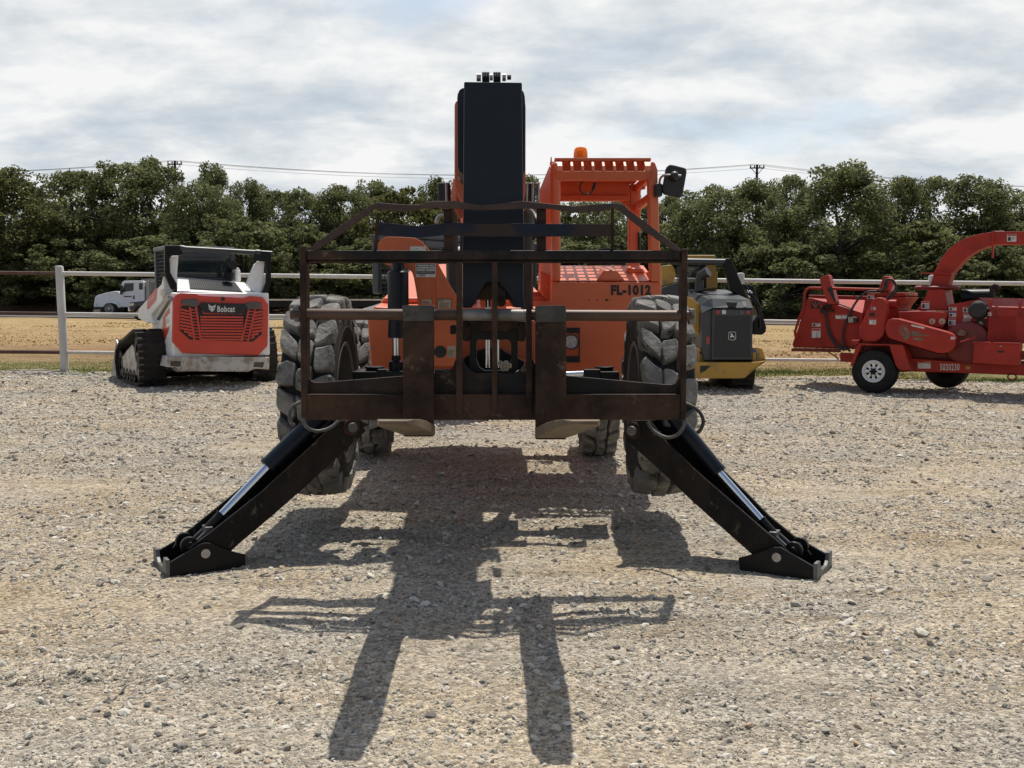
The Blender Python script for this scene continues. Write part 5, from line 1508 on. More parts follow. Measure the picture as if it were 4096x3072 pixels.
    for xx in (xl - .345, xr + .32):
        MB().prismx([(2.16, .03), (2.95, .02), (2.38, .66), (2.2, .5)], xx, xx + .025).build('bucket_side', 'bare_steel', BK, .004)
    MB().bar((xl + .1, 1.7, .75), (xl + .1, 2.2, .35), .1, .2).build('loader_foot', 'white_dirty', root, .01)
    MB().bar((xr - .1, 1.7, .75), (xr - .1, 2.2, .35), .1, .2).build('loader_foot', 'white_dirty', root, .01)
    return root
SK = loader()
SK2 = copy_tree(SK)
SK2['label'] = 'white and red skid steer hidden behind the telehandler, only dark cab mesh showing'
for o_ in list(SK2.children):          # its bucket is off
    if o_.name.startswith('bucket'):
        for q_ in list(o_.children): bpy.data.objects.remove(q_)
        bpy.data.objects.remove(o_)
ca_, sa_ = math.cos(R(58)), math.sin(R(58))
SK2.location = (-1.735 - (SK['cab_edge'] * ca_ - 1.62 * sa_), 12.3, gz(.1, 12.4))
del SK['cab_edge'], SK2['cab_edge']
SK2.rotation_euler = (0, 0, R(58))

# ================================================================== YELLOW AND GREY TRACK LOADER
DY = 15.6
D = W
dxc = W.p(d1, 960, 1200, DY).x
TL = thing('track_loader', 'yellow and dark grey compact track loader with mesh rear door, parked right of the telehandler', 'track loader', (dxc, DY, gz(dxc, DY)))
def dp(pts, y0, y1, name, m, parent, bev=.012, shear=0.0): return MB().prism(W.xz(d1, pts, y0), y0, y1, shear=shear).build(name, m, parent, bev)
dzb = gz(dxc, DY)
# lower frame and belly
DB = MB().loft([[(x, DY - .12, z) for x, z in W.xz(d1, [(520, 1275), (1170, 1275), (1305, 1262), (1306, 1235), (1312, 1250), (1100, 1430), (1070, 1438), (520, 1440)], DY - .12)], [(x, DY + 1.8, z) for x, z in W.xz(d1, [(520, 1275), (1170, 1275), (1305, 1262), (1306, 1235), (1312, 1250), (1100, 1430), (1070, 1438), (520, 1440)], DY - .12)]]).build('lower_frame', 'yellow', TL, .008)
dp([(1172, 1120), (1215, 1118), (1275, 1135), (1308, 1240), (1306, 1268), (1172, 1272)], DY + .02, DY + .9, 'fender', 'yellow', TL)
dp([(1180, 1138), (1212, 1140), (1212, 1172), (1180, 1172)], DY + .012, DY + .019, 'sticker', 'decal_blue', TL, 0)
dp([(1222, 1170), (1246, 1172), (1238, 1250), (1220, 1250)], DY - .01, DY + .0195, 'bracket', 'worn_steel', TL, .004)
c_ = [(640, 1310), (752, 1308), (690, 1362), (640, 1385)]
dp(c_, DY - .125, DY - .1203, 'chevron', 'decal_black', DB, 0)
# engine body
BO = dp([(655, 775), (765, 720), (1178, 720), (1165, 1255), (680, 1258), (655, 1125)], DY + .02, DY + 1.2, 'body', 'dark_grey', TL)
dp([(500, 600), (560, 620), (640, 690), (655, 775), (655, 1122), (632, 1128), (628, 1000), (560, 900), (500, 900)], DY + .25, DY + 1.2, 'side_panel', 'yellow', TL)
dp([(632, 1130), (680, 1132), (680, 1262), (630, 1264)], DY + .15, DY + 1.2, 'side_panel', 'yellow', TL)
dp([(632, 1168), (660, 1168), (660, 1186), (632, 1186)], DY + .145, DY + .1495, 'slot', 'decal_black', TL, 0)
GD = dp([(765, 735), (1178, 735), (1172, 1250), (755, 1250)], DY - .03, DY + .018, 'grille_door', 'dark_grey', BO, .01)
GP = W.xz(d1, [(792, 800), (1152, 802), (1148, 1222), (776, 1222)], DY - .032)
MB().prism(GP, DY - .0335, DY - .0305).build('grille_backing', 'decal_black', GD)
mb = MB()
a0 = W.p(d1, 792, 800, DY - .036); a1 = W.p(d1, 1152, 802, DY - .036); a3 = W.p(d1, 776, 1222, DY - .036); a2 = W.p(d1, 1148, 1222, DY - .036)
def gq(u, v): return (a0 * (1 - u) + a1 * u) * (1 - v) + (a3 * (1 - u) + a2 * u) * v
NR, NC = 30, 14
for r in range(NR + 1):
    v = r / NR
    mb.bar(gq(0, v), gq(1, v), .006, .0052, up=(0, 0, 1))
for r in range(NR):
    for c in range(NC + 1):
        u = (c + (.5 if r % 2 else 0)) / (NC + .5)
        if u > 1: continue
        mb.bar(gq(u, (r + .1) / NR), gq(u, (r + .9) / NR), .005, .006, up=(0, 1, 0))
mb.build('grille_mesh', 'dark_grey', GD)
EM = dp([(930, 968), (940, 962), (995, 962), (1004, 970), (1006, 1030), (998, 1045), (968, 1050), (936, 1044), (926, 1030)], DY - .05, DY - .038, 'emblem', 'decal_white', GD, 0)
dp([(934, 972), (944, 967), (992, 967), (1000, 975), (1001, 1028), (994, 1040), (968, 1045), (940, 1040), (931, 1028)], DY - .052, DY - .0505, 'emblem_field', 'decal_black', EM, 0)
dp([(942, 1012), (950, 1006), (955, 1000), (950, 985), (952, 974), (957, 984), (963, 972), (966, 988), (972, 992), (974, 1002), (984, 1002), (990, 1008), (986, 1012), (996, 1030), (992, 1031), (982, 1018), (968, 1018), (958, 1016), (945, 1026), (946, 1016)], DY - .0535, DY - .0522, 'emblem_deer', 'decal_white', EM, 0)
for q, mm in (([(800, 745), (840, 745), (838, 782), (798, 780)], 'lens_red'), ([(862, 742), (900, 740), (908, 760), (900, 784), (864, 782)], 'lens_clear'), ([(1042, 748), (1092, 748), (1092, 784), (1042, 784)], 'lens_smoke'), ([(1108, 748), (1150, 748), (1150, 782), (1108, 782)], 'lens_red')):
    dp(q, DY - .042, DY - .0305, 'tail_lamp', mm, GD, .003)
dp([(702, 1010), (736, 1012), (734, 1090), (702, 1088)], DY + .012, DY + .0195, 'reflector', 'lens_red', BO, 0)
# hood
HP0 = W.xz(d1, [(635, 690), (655, 775), (770, 715), (1182, 718), (1150, 640), (1100, 612), (765, 622), (735, 622)], DY - .01)
HP1 = W.xz(d1, [(505, 585), (520, 640), (765, 690), (1100, 690), (1010, 565), (905, 532), (660, 528), (520, 530)], DY + 1.25)
mb = MB()
A = [W.p(d1, *q, DY + yy) for q, yy in (((770, 716), -.02), ((1180, 718), -.02), ((1145, 635), .10), ((765, 622), .10), ((730, 628), .13), ((640, 690), .18), ((652, 772), .02))]
Bq = [W.p(d1, *q, DY + yy) for q, yy in (((905, 533), 1.2), ((660, 527), 1.2), ((515, 530), 1.2), ((515, 600), 1.0))]
mb._add([A[0], A[1], A[2], A[3], A[4], A[5], A[6], Bq[0], Bq[1], Bq[2], Bq[3], W.p(d1, 1100, 612, DY + .3), W.p(d1, 1145, 700, DY + 1.2)],
        [(0, 1, 2, 3), (0, 3, 4), (0, 4, 5, 6), (3, 2, 11, 7, 8), (4, 3, 8, 9), (5, 4, 9, 10), (1, 12, 7, 11, 2)])
HD = mb.build('hood', 'grey_hood', TL)
so_ = HD.modifiers.new('thickness', 'SOLIDIFY'); so_.thickness = .03
dp([(905, 655), (1022, 660), (1012, 700), (1000, 712), (930, 708), (918, 690)], DY - .035, DY + .0, 'hood_latch', 'black_plastic', HD, .01)
dp([(1065, 650), (1100, 650), (1118, 700), (1084, 700)], DY - .02, DY - .005, 'sticker', 'decal_white', HD, 0)
a, b_ = W.p(d1, 630, 540, DY + .95), W.p(d1, 632, 430, DY + .95)
MB().tube([a, b_, b_ + Vector((.03, -.03, .07)), b_ + Vector((.12, -.10, .13))], .075, 20, True, [.072, .07, .08, .085]).build('exhaust', 'dark_grey', TL)
# cab: roof, posts, glass
CBD = MB()
yc = DY + 1.15
r0, r1 = W.p(d1, 120, 185, yc), W.p(d1, 798, 222, yc)
CBD = MB().box(r0.x, r1.x, yc, yc + 1.3, r1.z, r0.z + .01).build('cab_roof', 'yellow', TL, .02)
dp([(700, 275), (800, 278), (800, 350), (820, 360), (815, 520), (700, 525), (705, 430), (745, 350), (730, 300)], yc, yc + .12, 'cab_post', 'yellow', TL, .01)
dp([(240, 290), (350, 280), (385, 330), (390, 400), (350, 470), (250, 500)], yc - .25, yc - .1, 'lift_tower', 'yellow', TL, .01)
dp([(640, 280), (702, 280), (702, 520), (645, 520)], yc + .02, yc + .1, 'cab_post', 'black_paint', TL, .006)
dp([(400, 270), (640, 280), (640, 520), (400, 520)], yc + .05, yc + .06, 'rear_window', 'cab_glass', TL, 0)
# black lift arms
AR = dp([(905, 215), (945, 210), (960, 225), (1095, 545), (1125, 620), (1060, 600), (955, 545), (925, 420), (880, 290)], yc - .45, yc - .30, 'lift_arm', 'black_paint', TL, .012)
a, b_ = W.p(d1, 330, 243, yc - .38), W.p(d1, 920, 252, yc - .38)
MB().cyl(a, b_, .052, n=20).build('cross_tube', 'dark_grey', TL)
dp([(245, 515), (410, 460), (425, 560), (410, 620), (245, 600)], yc - .5, yc - .35, 'lift_arm', 'grey_hood', TL, .012)
c_ = W.p(d1, 315, 578, yc - .5); MB().cyl(c_, c_ + Vector((0, -.01, 0)), .02).build('arm_pin', 'decal_black', TL)
c_ = [(1055, 490), (1100, 470), (1190, 492), (1222, 590), (1318, 920), (1312, 965), (1270, 996), (1175, 990), (1178, 860), (1230, 790), (1180, 640), (1130, 560)]
TA = dp(c_, yc - .28, yc + .5, 'lift_arm', 'black_paint', TL, .02)
for pts in ([(1060, 480), (1105, 490), (1140, 550), (1200, 620), (1245, 700), (1240, 790), (1200, 850)], [(1080, 500), (1120, 540), (1150, 600), (1190, 640), (1235, 740), (1255, 920)]):
    arc_hose(W, d1, pts, [yc - .32] * len(pts), .014, 'hose', 'hose', TA)
mb = MB()
for x_, y_ in ((1112, 540), (1140, 545), (1120, 590)):
    p_ = W.p(d1, x_, y_, yc - .34); mb.cyl(p_, p_ + Vector((.05, 0, -.04)), .018, n=10)
mb.build('hose_fitting', 'chrome', TA)
# tracks
def rtrack(x0, x1, name, par):
    mb = MB()
    path = [(.15, .0), (.02, .10), (-.04, .28), (.02, .46), (.2, .55), (1.8, .52), (1.98, .3), (1.8, 0)]
    mb.prismx([(DY + .18 + y, dzb + z) for y, z in path], x0, x1)
    mb.cur = 0
    for k in range(18):
        z = .04 + .03 * k
        a = 6.283 * .25 + 3.1416 * k / 17
        yy, zz = .18 + .24 * math.cos(a), .275 + .29 * math.sin(a)
        if k % 2 == 0: mb.box(x0 + .01, x1 - .01, DY + .18 + yy - .02, DY + .18 + yy + .04, dzb + zz - .022, dzb + zz + .022)
    return mb.build(name, 'track_rubber', par, .03)
tx1 = W.p(d1, 1196, 1450, DY + .2).x; tx0 = W.p(d1, 955, 1450, DY + .2).x
rtrack(tx0, tx1, 'track', TL)
rtrack(tx0 - 1.15, tx1 - 1.2, 'track', TL)

# ================================================================== WOOD CHIPPER
cyw = 15.45
cxw = (3508 - 2048) / FPX * cyw
C = Frame((cxw, cyw, gz(cxw, cyw)), R(-33))
CHP = thing('wood_chipper', 'red towable wood chipper with curved discharge chute and white spoked wheels', 'wood chipper', C.o, C.yaw, local=True)
def cp(pts, y0, y1, name, m='chip_red', parent=None, bev=.012, cr_=d2): return MB().prism(C.xz(cr_, pts, y0), y0, y1).build(name, m, parent or CHP, bev)
# wheels and axle
wz = .335
def twheel(x, y0, s=1):
    prof = [(0 + .02, .165), (.0, .19), (-.006, .25), (.015, .318), (.05, .333), (.11, .336), (.17, .333), (.205, .318), (.225, .25), (.22, .19), (.2, .165)]
    mb = MB().lathe([(h, r) for h, r in prof], (0, 0, 0), 'y', 48)
    o = MB()
    o.v = [(v[0] + x, v[1] + y0, v[2] + wz) for v in mb.v]; o.f = mb.f; o.mi = mb.mi; o.sm = mb.sm
    for k in range(4):
        o.lathe([(.07 + .03 * k, .3345), (.075 + .03 * k, .340), (.09 + .03 * k, .340), (.095 + .03 * k, .3345)], (x, y0, wz), 'y', 48)
    t_ = o.build('wheel', 'rubber', CHP)
    if s < 0:
        MB().lathe([(.008, .168), (.05, .155), (.10, .145), (.12, .08), (.06, .06), (.06, 0)], (x, y0, wz), 'y', 40).build('rim', 'rubber', t_)
        return t_
    d = MB().lathe([(.012, .172), (-.004, .166), (.0, .154), (.03, .146), (.045, .135), (.03, .118)], (x, y0, wz), 'y', 48)
    for k in range(8):
        a = 6.283 * k / 8
        ca, sa = math.cos(a), math.sin(a); pa, pb = -sa, ca
        w0, w1 = .026, .017
        pts = []
        for r, w in ((.127, w0), (.055, w1)):
            pts.append([(x + ca * r + pa * w * u, y0 + (.028 if r > .08 else .02), wz + sa * r + pb * w * u) for u in (-1, 1)])
        P_ = [pts[0][0], pts[0][1], pts[1][1], pts[1][0]]
        d.loft([P_, [(p_[0], p_[1] + .006, p_[2]) for p_ in P_]])
    d.lathe([(.02, .068), (.012, .06), (.012, .03), (.012, 0)], (x, y0, wz), 'y', 32)
    R_ = d.build('rim', 'white_paint', t_)
    h = MB().lathe([(.01, .040), (-.03, .038), (-.04, .028), (-.04, 0)], (x, y0, wz), 'y', 20)
    for k in range(6):
        a = 6.283 * k / 6; h.lathe([(.012, .012), (-.012, .011), (-.012, 0)], (x + .048 * math.cos(a), y0, wz + .048 * math.sin(a)), 'y', 8)
    h.build('hub', 'black_paint', R_)
    MB().lathe([(.2, .168), (.12, .145), (.1, .0)], (x, y0, wz), 'y', 32).build('rim_back', 'black_paint', t_)
    return t_
wx = C.xz(d2, [(846, 1318)], 0)[0][0]
twheel(wx, 0, 1)
wx2 = C.xz(d2, [(1470, 1310)], 1.62)[0][0]
twheel(wx2 - .0, 1.62, -1)
MB().cyl((wx, .1, wz), (wx2, 1.7, wz), .04).build('axle', 'chip_red_dark', CHP)
# frame rails
rail = [(560, 1145), (650, 1150), (1000, 1180), (1150, 1192), (1700, 1232), (2146, 1248), (2600, 1262), (2600, 1362), (2146, 1342), (1690, 1322), (1090, 1304), (1060, 1290), (650, 1226), (560, 1220)]
FR = cp(rail, .30, .42, 'frame_rail')
MB().prism(C.xz(d2, rail, .30), 1.38, 1.50).build('frame_rail', 'chip_red_dark', CHP, .01)
decal(C, d2, 1232, 1222, 1342, 1280, .298, FR, 'none', 'reflector', cols=['decal_white', 'decal_red', 'decal_black'])
cp([(1236, 1220), (1342, 1228), (1342, 1238), (1236, 1230)], .290, .2925, 'reflector_edge', 'decal_red', FR, 0)
writing(C, d2, 1423, 1240, 1590, 1296, .2965, '5020230', 'decal_white', FR, 'number', .012)
cp([(1642, 1260), (1682, 1262), (1680, 1288), (1640, 1286)], .292, .2985, 'side_lamp', 'yellow', FR, 0)
mb = MB(); c_ = C.p(d2, 2042, 1352, .28)
ci = [c_ + Vector((.055 * math.cos(6.283 * k / 20), 0, .045 * math.sin(6.283 * k / 20))) for k in range(21)]
mb.tube(ci, .011, 8, False).build('lashing_ring', 'chip_red_dark', FR)
# fender
zf1 = C.xz(d2, [(800, 1068)], -.03)[0][1]
fp = C.xz(d2, [(722, 1062), (1100, 1076), (1128, 1150), (1172, 1292), (1078, 1296), (1040, 1255), (1015, 1180), (985, 1082), (742, 1080), (672, 1256), (646, 1258), (690, 1110)], -.03)
FD = MB().prism(fp, -.03, .28).build('fender', 'chip_red', CHP, .008)
cp([(655, 1035), (722, 1035), (722, 1060), (700, 1085), (655, 1060)], .0, .2, 'fender_step')
cp([(1150, 1100), (1260, 1120), (1380, 1150), (1370, 1195), (1150, 1185)], .45, 1.3, 'cross_member', 'chip_red_dark')
cp([(1390, 1140), (1720, 1150), (1720, 1215), (1390, 1200)], .46, 1.3, 'cross_member', 'chip_red_dark')
cp([(735, 1030), (1010, 1030), (1210, 1090), (1400, 1150), (1480, 1150), (1480, 1195), (1150, 1190), (1000, 1175), (735, 1150)], .44, 1.35, 'underframe', 'chip_red_dark')
cp([(1050, 845), (1460, 900), (1720, 1000), (1720, 1160), (1400, 1160), (1050, 1040)], .60, 1.30, 'drum_casing', 'chip_red_dark')
# infeed hopper
near = [(160, 1100), (148, 1072), (200, 930), (262, 720), (285, 668), (325, 674), (560, 740), (755, 800), (745, 1060), (690, 1102)]
HOP = cp(near, .42, .46, 'infeed_hopper')
ys = (.46, 1.55)
pn = C.xz(d2, near, .46)
MB().loft([[(x, .4605, z) for x, z in pn[:3] + [pn[3]]], [(x, 1.58, z) for x, z in pn[:3] + [pn[3]]]]).build('hopper_lip', 'chip_red_dark', HOP, .006)
MB().prism(pn, 1.55, 1.59).build('hopper_side', 'chip_red', HOP, .006)
t0, t1, t2, t3 = C.p(d2, 325, 676, .46), C.p(d2, 755, 800, .46), C.p(d2, 775, 690, .95), C.p(d2, 530, 690, .95)
t4 = C.p(d2, 320, 672, .95)
MB().loft([[t0, t1, t2, t3, t4], [p_ + Vector((0, 0, -.02)) for p_ in (t0, t1, t2, t3, t4)]]).build('hopper_top', 'chip_red', HOP)
cp([(285, 645), (790, 655), (790, 692), (300, 676)], 1.45, 1.5, 'hopper_back', 'chip_red', HOP)
MB().box(pn[0][0] + .02, pn[8][0], .5, 1.54, pn[0][1] - .0, pn[0][1] + .03).build('hopper_floor', 'chip_red_dark', HOP)
for pts in ([(235, 1052), (176, 1000), (172, 965), (205, 860), (250, 750), (254, 640), (270, 600), (300, 586), (420, 588), (900, 600)],):
    P_ = [C.p(d2, x, y, .40) for x, y in pts]
    MB().tube(P_, .022, 12).build('control_bar', 'chip_red', HOP)
a, b_ = C.p(d2, 145, 1117, .40), C.p(d2, 565, 1125, .40)
MB().cyl(a, b_, .028).build('bumper_bar', 'chip_red_dark', HOP)
cp([(383, 505), (448, 470), (462, 478), (485, 565), (525, 700), (528, 728), (460, 726), (445, 700), (400, 575)], .35, .55, 'arm_stand', 'chip_red')
cp([(445, 590), (490, 570), (522, 690), (515, 712)], .34, .3495, 'arm_slot', 'decal_black')
cp([(888, 612), (932, 484), (975, 484), (1005, 520), (960, 616)], .55, .8, 'arm_stand', 'chip_red')
cp([(975, 600), (1000, 540), (1012, 520), (1040, 516), (1040, 560), (1028, 622), (970, 622)], .85, .95, 'fluid_tank', 'white_paint', None, .03)
for pts, r_ in (([(520, 700), (548, 722), (600, 742), (660, 765)], .010), ([(880, 612), (800, 620), (740, 655), (690, 720), (660, 775), (625, 850), (595, 930), (585, 1010), (600, 1085), (650, 1130)], .018), ([(900, 610), (940, 590), (950, 530), (975, 510), (1015, 520), (1045, 565), (1050, 610), (1010, 650), (965, 675), (950, 700)], .016), ([(925, 605), (960, 575), (968, 525), (1000, 515), (1035, 560), (1035, 600), (990, 650), (960, 690)], .014), ([(400, 780), (440, 830), (455, 930), (480, 1010), (530, 1080), (600, 1125)], .018), ([(420, 780), (448, 850), (462, 930), (490, 1005), (540, 1075), (620, 1120)], .014), ([(680, 615), (675, 645), (700, 665), (750, 680)], .008)):
    P_ = [C.p(d2, x, y, .36) for x, y in pts]
    Q = []
    for i in range(len(P_) - 1):
        p0, p1, p2, p3 = P_[max(0, i - 1)], P_[i], P_[i + 1], P_[min(len(P_) - 1, i + 2)]
        for k in range(5):
            u = k / 5
            Q.append(.5 * ((2 * p1) + (p2 - p0) * u + (2 * p0 - 5 * p1 + 4 * p2 - p3) * u * u + (3 * p1 - p0 - 3 * p2 + p3) * u ** 3))
    Q.append(P_[-1])
    MB().tube(Q, r_, 8).build('hose', 'hose', CHP)
P_ = [C.p(d2, x, y, .34) for x, y in [(362, 1010), (380, 1050), (420, 1105), (470, 1145), (520, 1175), (552, 1210)]]
MB().tube(P_, .010, 8).build('safety_cable', 'chip_red', CHP)
mb = MB()
for x_, y_ in ((405, 760), (430, 745), (460, 755), (490, 780), (440, 790), (410, 790), (470, 735)):
    p_ = C.p(d2, x_, y_, .38); mb.box(p_.x - .03, p_.x + .03, p_.y - .03, p_.y + .03, p_.z - .022, p_.z + .022)
mb.build('control_valve', 'rust', CHP, .006)
CB = cp([(632, 838), (672, 832), (708, 842), (708, 885), (672, 890), (632, 885)], .33, .41, 'control_box', 'black_plastic')
cp([(630, 836), (674, 836), (674, 884), (630, 884)], .322, .3295, 'box_lid', 'bare_steel', CB, .003)
# feed housing and feed drive cover
cp([(790, 628), (1120, 624), (1120, 655), (790, 660)], .50, 1.45, 'feed_lid')
FHs = cp([(792, 660), (1060, 660), (1135, 665), (1072, 742), (1060, 775), (1150, 785), (1150, 1040), (760, 1040), (755, 800)], .50, 1.40, 'feed_housing')
c_ = C.p(d2, 1000, 722, .44); MB().cyl(c_ + Vector((-.09, 0, 0)), c_ + Vector((.09, 0, 0)), .065).build('feed_motor', 'chip_red', FHs, .01)
cover = [(840, 690), (860, 674), (890, 667), (922, 672), (946, 690), (956, 720), (958, 770), (945, 960), (925, 1000), (890, 1035), (860, 1050), (800, 1052), (760, 1042), (730, 1015), (718, 985), (722, 930)]
FC = cp(cover, .06, .30, 'feed_drive_cover', 'chip_red', None, .02)
cp([(812, 802), (855, 798), (858, 830), (814, 830)], .052, .0595, 'cover_window', 'decal_black', FC, 0)
# belt guard
guard = [(946, 930), (952, 890), (975, 862), (1010, 849), (1055, 850), (1480, 965), (1530, 985), (1552, 1020), (1555, 1065), (1540, 1105), (1505, 1135), (1455, 1150), (1400, 1148), (985, 1020), (958, 985)]
BG = cp(guard, -.02, .24, 'belt_guard', 'chip_red', None, .02)
cp([(1072, 912), (1100, 905), (1130, 905), (1145, 940), (1180, 980), (1165, 1005), (1120, 1040), (1095, 1000), (1072, 985)], -.024, -.0205, 'faded_decal', 'decal_faded', BG, 0)
cp([(1175, 955), (1265, 965), (1270, 985), (1340, 992), (1270, 1004), (1180, 1000)], -.024, -.0205, 'faded_decal', 'decal_faded', BG, 0)
cp([(1190, 1010), (1290, 1025), (1270, 1040), (1180, 1034)], -.024, -.0205, 'faded_decal', 'decal_faded', BG, 0)
cp([(1175, 900), (1288, 925), (1288, 940), (1175, 914)], -.024, -.0205, 'sticker', 'decal_white', BG, 0)
# chipper drum housing under the chute
DH = cp([(1060, 790), (1300, 785), (1490, 795), (1460, 905), (1440, 930), (1270, 905), (1060, 852)], .35, 1.35, 'drum_housing')
cp([(1262, 668), (1285, 668), (1285, 676), (1262, 676)], .5, .55, 'handle', 'chip_red_dark', DH, 0)
mb = MB()
for x_ in (1355, 1440):
    p_ = C.p(d2, x_, 875, .33); mb.lathe([(-.03, .01), (-.02, .045), (.03, .05), (.05, .02)], p_, 'y', 12)
mb.build('bearing', 'decal_cream', DH)
base = C.xz(d2, [(1215, 778), (1300, 655), (1318, 598), (1462, 598), (1490, 778)], .55)
MB().prism(base, .55, 1.15).build('chute_base', 'chip_red', CHP, .01)
c_ = C.p(d2, 1400, 582, .85)
MB().lathe([(-.03, 0), (-.03, .30), (-.01, .33), (.01, .33), (.03, .30), (.03, 0)], c_, 'z', 32).build('turntable', 'chip_red_dark', CHP)
# discharge chute: box section following an arc, then straight to the right
outer_ = [(1335, 570), (1352, 512), (1372, 452), (1402, 388), (1448, 310), (1500, 248), (1560, 200), (1640, 155), (1760, 120), (1885, 100), (2146, 98), (2560, 112)]
inner_ = [(1490, 568), (1505, 520), (1525, 462), (1552, 432), (1600, 378), (1640, 335), (1700, 288), (1770, 250), (1830, 228), (1890, 210), (2146, 208), (2560, 232)]
po, pi_ = C.xz(d2, outer_, .70), C.xz(d2, inner_, .70)
mb = MB(); rings = []
for (a, b_) in zip(po, pi_): rings.append([(a[0], .70, a[1]), (b_[0], .70, b_[1]), (b_[0], 1.02, b_[1]), (a[0], 1.02, a[1])])
CHU = mb.loft(rings).build('chute', 'chip_red', CHP, .006)
cp([(1250, 450), (1522, 456), (1522, 464), (1250, 460)], .62, 1.1, 'chute_handle', 'chip_red', CHU, 0)
cp([(1868, 95), (1888, 95), (1884, 328), (1866, 328)], .67, .70, 'chute_flange', 'chip_red', CHU, .003)
cp([(1895, 92), (1960, 90), (1960, 98), (1895, 100)], .75, .95, 'chute_latch', 'decal_white', CHU, 0)
# engine enclosure
EB = cp([(1485, 1060), (1492, 740), (1520, 725), (1755, 684), (1850, 760), (1850, 1060)], .42, 1.35, 'engine_box')
DO = cp([(1825, 1052), (1850, 762), (2122, 766), (2560, 780), (2560, 1075), (2110, 1062)], .22, 1.4, 'engine_door', 'chip_red', EB)
rt = [C.p(d2, 1850, 762, .22), C.p(d2, 2560, 782, .22), C.p(d2, 2480, 705, .55), C.p(d2, 2095, 690, .55), C.p(d2, 1758, 682, .55)]
MB().loft([[p_ + Vector((0, 0, .004)) for p_ in rt], [p_ + Vector((0, 0, .024)) for p_ in rt]]).build('engine_roof', 'chip_red', EB)
mb = MB()
for r in range(13):
    for c in range(5):
        x_ = 1875 + 46 * c; y_ = 830 + 17.5 * r
        p_ = C.p(d2, x_, y_, .22); mb.prismx([(.2195, p_.z - .010), (.208, p_.z - .008), (.2195, p_.z + .008)], p_.x - .035, p_.x + .025)
mb.build('louvre', 'chip_red', DO)
for x_ in (1856, 2112):
    c_ = C.p(d2, x_, 725, .20)
    mb = MB(); mb.tube([c_ + Vector((.022 * math.cos(a), 0, .04 + .025 * math.sin(a))) for a in [6.283 * k / 14 for k in range(15)]], .009, 8, False); mb.box(c_.x - .02, c_.x + .02, c_.y, c_.y + .015, c_.z - .06, c_.z + .02)
    mb.build('lifting_eye', 'chip_red', EB)
for x_ in (1900, 2115): cp([(x_ - 7, 785), (x_ + 7, 785), (x_ + 7, 850), (x_ - 7, 850)], .20, .2195, 'door_hinge', 'chip_red_dark', DO, .003)
c_ = C.p(d2, 1742, 776, .20)
AF = MB().lathe([(0, 0), (0, .10), (.02, .125), (.10, .135), (.30, .135)], c_, 'y', 32).build('air_filter', 'black_plastic', EB)
cp([(1712, 835), (1772, 835), (1760, 852), (1725, 852)], .30, .4, 'filter_cup', 'black_plastic', EB)
a, b_ = C.p(d2, 1610, 668, .9), C.p(d2, 1865, 665, .9)
MB().cyl(a, b_, .125, n=28).build('muffler', 'black_paint', CHP, .01)
P_ = [C.p(d2, x, y, .8) for x, y in [(1872, 690), (1872, 600), (1878, 578), (1895, 570), (1912, 574), (1930, 592)]]
MB().tube(P_, .038, 14).build('exhaust_stack', 'rust_dark', CHP)
cp([(1735, 855), (1808, 855), (1806, 945), (1735, 945)], .410, .4195, 'filter_opening', 'decal_black', EB, 0)
c_ = C.p(d2, 1772, 895, .40); MB().lathe([(0, 0), (0, .03), (.015, .045), (.02, .045)], c_, 'y', 14).build('oil_filter', 'decal_cream', EB)
# clutch housing (round) behind the belt guard
c_ = C.p(d2, 1650, 1060, .24)
MB().lathe([(0, 0), (0, .26), (.03, .31), (.18, .32)], c_, 'y', 36).build('clutch_housing', 'chip_red_dark', CHP)
cp([(1560, 985), (1600, 940), (1650, 960), (1640, 1000), (1580, 1000)], .20, .2395, 'belt_pulley', 'decal_faded', CHP, .01)
a, b_ = C.p(d2, 1595, 1052, .05), C.p(d2, 1730, 1012, .05)
MB().cyl(a, b_, .010).build('brace_rod', 'chip_red', CHP)
# tool box
TB = cp([(1712, 1052), (2116, 1064), (2100, 1256), (1704, 1232)], .0, .27, 'tool_box', 'chip_red', None, .01)
cp([(1706, 1048), (2122, 1060), (2120, 1072), (1708, 1062)], -.02, .28, 'box_lid', 'chip_red', TB, .004)
cp([(1915, 1125), (1975, 1128), (1965, 1142), (1940, 1146), (1918, 1138)], -.006, -.0005, 'box_handle', 'decal_black', TB, 0)
cp([(1935, 1082), (1962, 1083), (1960, 1092), (1937, 1091)], -.012, -.0005, 'box_latch', 'bare_steel', TB, 0)
cp([(2120, 1130), (2146, 1130), (2300, 1140), (2300, 1215), (2120, 1205)], .25, .32, 'jack_mount', 'chip_red_dark')
c_ = C.p(d2, 2420, 1300, .85); MB().cyl((c_.x, .85, gz(7, 14) + .02 - C.o.z), (c_.x, .85, c_.z + .4), .04).build('jack', 'chip_red', CHP)
# stickers
for (x0, y0, x1, y1, ly, par) in ((795, 640, 855, 680, .495, FHs), (318, 935, 392, 1015, .415, HOP), (320, 885, 392, 918, .415, HOP), (832, 748, 868, 774, .055, FC), (812, 852, 872, 900, .055, FC), (1262, 700, 1330, 765, .545, DH), (1500, 748, 1565, 780, .415, EB), (1620, 748, 1690, 795, .415, EB), (1625, 805, 1695, 848, .415, EB), (1495, 845, 1558, 908, .415, EB), (1750, 950, 1818, 978, .415, EB), (1800, 808, 1828, 850, .415, EB), (1515, 1000, 1550, 1030, -.03, BG), (522, 815, 620, 852, .415, HOP), (2000, 122, 2080, 186, .695, CHU), (1835, 792, 1865, 825, .215, DO)):
    decal(C, d2, x0, y0, x1, y1, ly, par, 'warn')
decal(C, d2, 1500, 792, 1562, 835, .415, EB, 'warn', cols=['decal_white', 'decal_blue', 'decal_black'])
